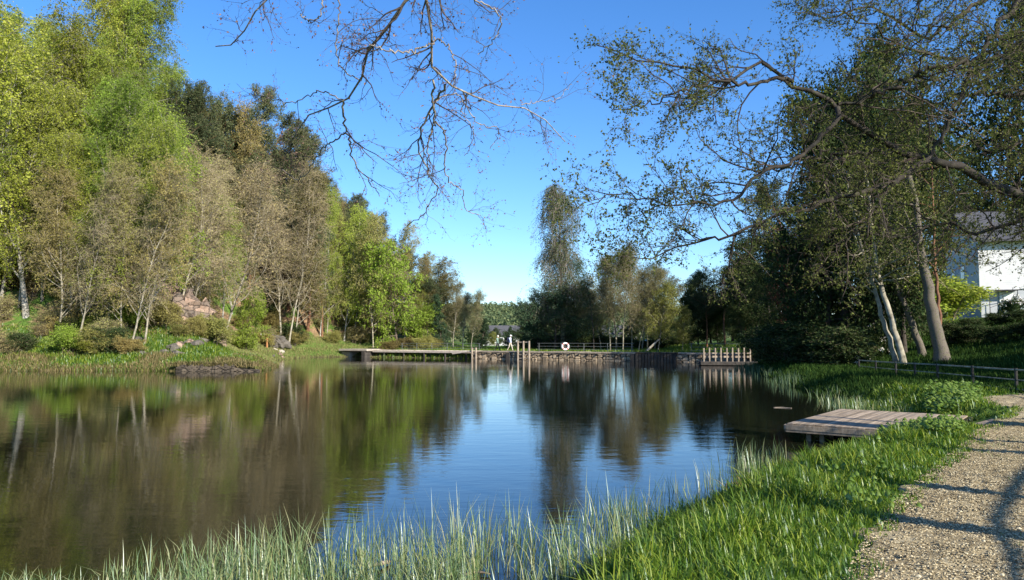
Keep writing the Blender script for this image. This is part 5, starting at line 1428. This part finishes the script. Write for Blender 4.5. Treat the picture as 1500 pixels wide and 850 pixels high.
def gl(pts, d0, d1):
    n = len(pts); return np.array([at(p[0], p[1], d0 + (d1 - d0) * i / (n - 1)) for i, p in enumerate(pts)])
# overhead tree, still almost bare
rng = np.random.default_rng(12)
T0 = np.array([-1.6, -2.2, H1(-1.6, -2.2)])
ot = thing('overhanging_tree', 'almost bare tree whose twisted budding limbs hang down from above the lake', 'tree', (0, 0, 0))
fork = np.array([-1.2, -.6, 5.6])
mb = MB(); mb.tube(resample(np.array([T0 - [0, 0, .4], T0 + [0, .1, 1.5], T0 + [.15, .6, 3.4], fork, fork + [.3, .9, 1.3]]), 16), np.linspace(.26, .12, 16), 12)
mb.build('trunk', M['bark_limb'], ot, True)
z58 = 5.6
gA = np.concatenate([[fork, (-.9, 2.2, 6.3), (-.8, 4.2, 5.9)], gl([(640, -60), (596, 0), (576, 28), (556, 52), (542, 70), (536, 92), (528, 116), (516, 140), (502, 146), (480, 156), (456, 166), (440, 176), (432, 196), (418, 228)], 5.0, 6.6)])
gA2 = gl([(502, 146), (504, 180), (512, 208), (520, 240), (540, 264), (556, 288)], 5.9, 6.6)
gA3 = gl([(505, 195), (490, 206), (476, 216), (465, 228), (440, 262), (412, 250)], 6.0, 6.9)
gA4 = gl([(502, 146), (480, 138), (460, 136), (430, 150), (400, 146), (376, 134)], 5.9, 6.5)
gA5 = gl([(530, 118), (500, 100), (492, 60), (498, 20), (490, -30)], 5.6, 5.2)
gB = np.concatenate([[fork + [.2, .5, .9], (-.6, 2.6, 6.6), (-.7, 4.3, 5.9)], gl([(626, -70), (624, 0), (626, 32), (632, 64), (638, 108), (652, 122), (684, 132), (704, 146), (732, 154), (764, 156), (792, 172), (828, 208)], 5.0, 6.3)])
gB1 = gl([(764, 154), (780, 150), (812, 146), (838, 124)], 6.0, 6.3)
gB2 = gl([(652, 124), (640, 144), (628, 168), (616, 196), (614, 220), (628, 256), (640, 280), (620, 312), (596, 332)], 5.6, 6.8)
gB3 = gl([(634, 116), (634, 152), (636, 176), (628, 208), (626, 240), (632, 264)], 5.6, 6.3)
gB4 = gl([(638, 178), (652, 200), (652, 232), (656, 264), (676, 280), (684, 308), (704, 316)], 5.9, 6.8)
gB5 = gl([(638, 60), (612, 72), (590, 78), (560, 72), (540, 66)], 5.3, 5.0)
gB6 = gl([(636, 54), (656, 68), (666, 92), (666, 124)], 5.3, 5.1)
gC = np.concatenate([[fork + [.3, .9, 1.2], (-1.5, 3.0, 6.4)], gl([(410, -60), (392, 0), (372, 20), (360, 48), (340, 64), (316, 68)], 5.0, 5.6)])
gD = gl([(700, -60), (690, -10), (715, 10), (735, 30), (722, 60), (700, 80)], 5.2, 5.6)
gE = gl([(690, 132), (676, 160), (694, 196), (680, 228)], 6.0, 6.4)
gF = gl([(468, -30), (470, 20), (452, 30), (440, 20)], 5.0, 5.2)
gG = gl([(636, 150), (668, 138), (700, 180), (730, 190), (718, 218)], 6.0, 6.4)
GU = [gA, gA2, gA3, gA4, gA5, gB, gB1, gB2, gB3, gB4, gB5, gB6, gC, gD, gE, gF, gG]
RA = [[.06, .04, .027, .022, .014, .006], [.013, .009, .005], [.009, .005], [.008, .004], [.007, .006], [.06, .035, .028, .020, .013, .005], [.006, .003], [.013, .009, .005], [.012, .009, .005], [.010, .007, .004],
      [.010, .006], [.008, .005], [.03, .014, .006], [.01, .005], [.006, .004], [.008, .005], [.008, .004]]
leafscale[0] = .5; rscale[0] = .72
limb_system(rng, GU, RA, [.55, .28, .13], [5.0, 4, 4], .22, [(0, 0, -.35), (0, 0, -.2), (0, 0, 0)], [45, 45, 45], 2, .015, M['bark_limb'], M['twig_dark'], M['bud_red'], ot, spread=.004, leaf_aspect=.6, jitter=.008, kb=9)

# the big tree on the right, trunk just outside the picture
leafscale[0] = .8; rscale[0] = .72
rng = np.random.default_rng(33)
bt = thing('shore_tree', 'big spreading tree with mossy dark limbs reaching in from the right over the lake', 'tree', (0, 0, 0))
TB = np.array([10.2, 12.6, H1(10.2, 12.6)])
def zz(pts, d0, d1): return gl([(860 + a * .4706, b * .4706) for a, b in pts], d0, d1)
mb = MB(); mb.tube(resample(np.array([TB - [0, 0, .4], TB + [0, 0, 1.5], TB + [-.1, 0, 3.4], TB + [.1, .2, 6.5], TB + [-.2, .1, 10], TB + [.2, 0, 14]]), 24), np.linspace(.42, .10, 24), 16)
mb.build('trunk', M['bark_moss'], bt, True)
tj = TB + [-.1, 0, 3.2]; tj2 = TB + [0, .1, 5.4]; tj3 = TB + [0, .1, 7.8]
g = []; rr = []
g.append(np.concatenate([[tj], zz([(1380, 620), (1290, 580), (1180, 535), (1080, 505), (940, 455), (860, 395), (780, 345), (720, 305), (640, 260), (580, 215), (525, 200), (460, 240), (400, 240), (340, 225), (260, 205), (190, 195), (110, 170), (30, 140)], 11.6, 9.6)])); rr.append([.19, .14, .105, .075, .055, .034, .020, .008])
g.append(zz([(640, 255), (575, 245), (510, 260), (440, 250), (370, 265), (300, 285), (220, 315), (140, 340), (70, 330)], 10.3, 9.4)); rr.append([.04, .022, .007])
g.append(zz([(1060, 500), (1000, 535), (900, 580), (800, 610), (700, 640), (560, 680), (430, 740), (340, 750), (230, 790), (140, 800)], 11.0, 10.0)); rr.append([.065, .042, .026, .008])
g.append(zz([(780, 335), (760, 390), (700, 455), (650, 490), (590, 520), (520, 550), (470, 610), (400, 640), (330, 635), (200, 630), (110, 600), (0, 640)], 10.6, 9.0)); rr.append([.05, .035, .02, .007])
g.append(zz([(1060, 495), (1110, 420), (1150, 330), (1190, 230), (1240, 140), (1300, 60), (1360, -20)], 11.0, 11.6)); rr.append([.035, .045, .06])
g.append(zz([(780, 325), (850, 315), (920, 285), (1000, 245), (1060, 220), (1180, 200)], 10.6, 10.0)); rr.append([.03, .045, .05])
g.append(zz([(940, 470), (880, 472), (800, 470), (700, 490), (600, 520), (520, 500)], 11.1, 10.6)); rr.append([.05, .03, .012])
g.append(zz([(1000, 540), (930, 590), (890, 650), (850, 710), (780, 780), (700, 830)], 11.0, 11.0)); rr.append([.035, .025, .01])
g.append(np.concatenate([[tj2], zz([(1500, 150), (1360, 160), (1250, 185), (1150, 190), (1050, 170), (940, 120), (840, 60), (760, 30), (640, 40)], 12, 10.4)])); rr.append([.14, .07, .045, .02, .008])
g.append(np.concatenate([[tj3], zz([(1500, -120), (1360, -60), (1240, 0), (1150, 60), (1060, 110), (960, 60), (860, 20), (760, 60), (680, 30)], 12, 11)])); rr.append([.12, .06, .03, .008])
g.append(np.concatenate([[tj], zz([(1500, 700), (1340, 690), (1220, 720), (1100, 700), (980, 740), (860, 720), (740, 700)], 11.5, 12.0)])); rr.append([.10, .05, .03, .012])
g.append(np.concatenate([[tj], zz([(1500, 560), (1400, 600), (1310, 660), (1230, 650), (1150, 690)], 11.5, 12.5)])); rr.append([.07, .035, .008])
g.append(np.concatenate([[tj], zz([(1560, 700), (1420, 720), (1330, 700), (1260, 745)], 11, 11.5)])); rr.append([.05, .025, .008])
g.append(np.concatenate([[tj2], zz([(1500, 420), (1360, 440), (1260, 470), (1160, 420), (1060, 380), (960, 390)], 12.4, 13.5)])); rr.append([.10, .05, .03, .012])
g.append(np.concatenate([[tj3 + [0, 0, 1]], zz([(1360, -160), (1160, -120), (1000, -80), (860, -60), (720, -60)], 12.2, 11.6)])); rr.append([.09, .05, .01])
False and g.append(np.concatenate([[tj], zz([(1360, 800), (1250, 830), (1120, 800), (1000, 830), (880, 870)], 12.2, 13)]))
g.append(np.concatenate([[tj2], zz([(1500, 260), (1400, 270), (1300, 300), (1180, 290), (1060, 330), (960, 310), (860, 260), (780, 180)], 12.4, 12.4)])); rr.append([.10, .05, .03, .01])
limb_system(rng, g, rr, [1.25, .60, .28], [4.2, 7, 6], .24, [(0, 0, .1), (0, 0, 0), (0, 0, 0)], [52, 50, 50], 6, .031, M['bark_shore'], M['twig_dark'], M['leaf_shore'], bt, spread=.014, leaf_aspect=.6, jitter=.03, kb=12)

# ------------------------------------------------------------------ trees just outside the frame that shade the right bank and stripe the path
sx, sy, sz = sd_.x, sd_.y, sd_.z
OFF = [(27, 15, 12), (31, 18, 12), (35, 21, 12), (33, 14, 13), (29, 17.5, 9), (25.5, 15.5, 7), (39, 23.5, 12.5), (46, 28, 13), (42, 17, 17), (38, 20, 12)]
for x, y, h in OFF:
    put_tree(K['broad'][random.randrange(2)], x, y, h, 'dark leafy tree standing outside the right edge of the picture', group='shade trees beyond the right edge', name='tree', wide=1.0)
HD = np.array([sx, sy]) / math.hypot(sx, sy)
SHD = [((1400, 775), 6.0, .21), ((1400, 724), 7.5, .18), ((1420, 660), 8.5, .20), ((1440, 646), 10.0, .15), ((1400, 697), 9, .03), ((1480, 618), 11, .12)]
for i, ((px, py), t, rd) in enumerate(SHD):
    p = at_z(px, py, .62); b = p[:2] + HD * t
    z = H1(b[0], b[1]); h = 8 + i
    q = thing('path_tree', 'slender young tree beside the path, outside the picture on the right', 'tree', (b[0], b[1], z), 0, 'slender trees beside the path')
    rg = np.random.default_rng(200 + i)
    T = grow(rg, np.array([[0, 0, -.2]]), np.array([[0, 0, 1.0]]), [h], 12, .02, (0, 0, .3)); TR = taper(np.array([rd]), 13, .5)
    V0, Q0 = tubes(T, TR, 10); ob('trunk', new_mesh('trunk', V0, Q0, M['bark_brown'], True), q)
    ps, tn, r_, _, _ = sample(T, TR, rg, 12, .72, 1, True); B1 = grow(rg, ps, child_dir(rg, tn, 50, 10), rg.uniform(.8, 1.8, 12), 6, .12, (0, 0, .2)); R1 = taper(np.full(12, .02), 7)
    V1, Q1 = tubes(B1, R1, 4); lp, lt, _, _, _ = sample(B1, R1, rg, 60, .2, 1); V2, Q2 = leaves(rg, lp + rg.normal(0, .12, lp.shape), .08)
    ob('crown', new_mesh('crown', np.concatenate([V1, V2]), np.concatenate([Q1, Q2 + len(V1)]), [M['twig'], M['leaf_shore']], False, np.concatenate([np.zeros(len(Q1)), np.ones(len(Q2))])), q)
bl = [at_z(a_, b_, .62) + np.array([sx, sy, sz]) * (6.0 / math.hypot(sx, sy)) * t_ for a_, b_, t_ in
      ((1560, 640, 1.25), (1500, 688, 1.12), (1478, 712, 1.06), (1458, 745, 1.02), (1450, 785, 1.0), (1462, 815, 1.0), (1470, 852, .99), (1476, 900, .97))]
first = next(o for o in COL.objects if o.name == 'path_tree')
mb = MB(); lo = np.array(first.location); mb.tube(resample(np.array(bl) - lo, 40), np.interp(np.linspace(0, 1, 40), [0, .5, 1], [.018, .045, .03]), 8)
mb.build('limb', M['bark_brown'], first, True)
print('hill trees', cnt, 'objects', len(bpy.data.objects))

# ------------------------------------------------------------------ give look-alikes their own label by where they stand in the row
ORD = ['leftmost', 'second from left', 'third from left', 'fourth from left', 'fifth from left', 'sixth from left', 'seventh from left', 'eighth from left', 'ninth from left', 'tenth from left',
       'eleventh from left', 'twelfth from left', 'thirteenth from left', 'fourteenth from left', 'fifteenth from left', 'sixteenth from left', 'seventeenth from left', 'eighteenth from left', 'nineteenth from left', 'twentieth from left']
by = {}
for o in COL.objects:
    if o.parent is None and o.get('label') and o.get('group') and 'outside' not in o['label']: by.setdefault(o['label'], []).append(o)
for lb, L in by.items():
    if not 2 <= len(L) <= 60: continue
    L.sort(key=lambda o: o.location.x / o.location.y)
    for i, o in enumerate(L):
        if len(L) == 2: pre = ('left', 'right')[i]
        elif len(L) == 3: pre = ('left', 'middle', 'right')[i]
        elif i < 20: pre = ORD[i]
        elif len(L) - i <= 20: pre = 'rightmost' if i == len(L) - 1 else ORD[len(L) - 1 - i].replace('left', 'right')
        else: pre = 'middle'
        o['label'] = (pre + ' ' + lb) if len(L) <= 3 or i in (0, len(L) - 1) else pre + ', ' + lb
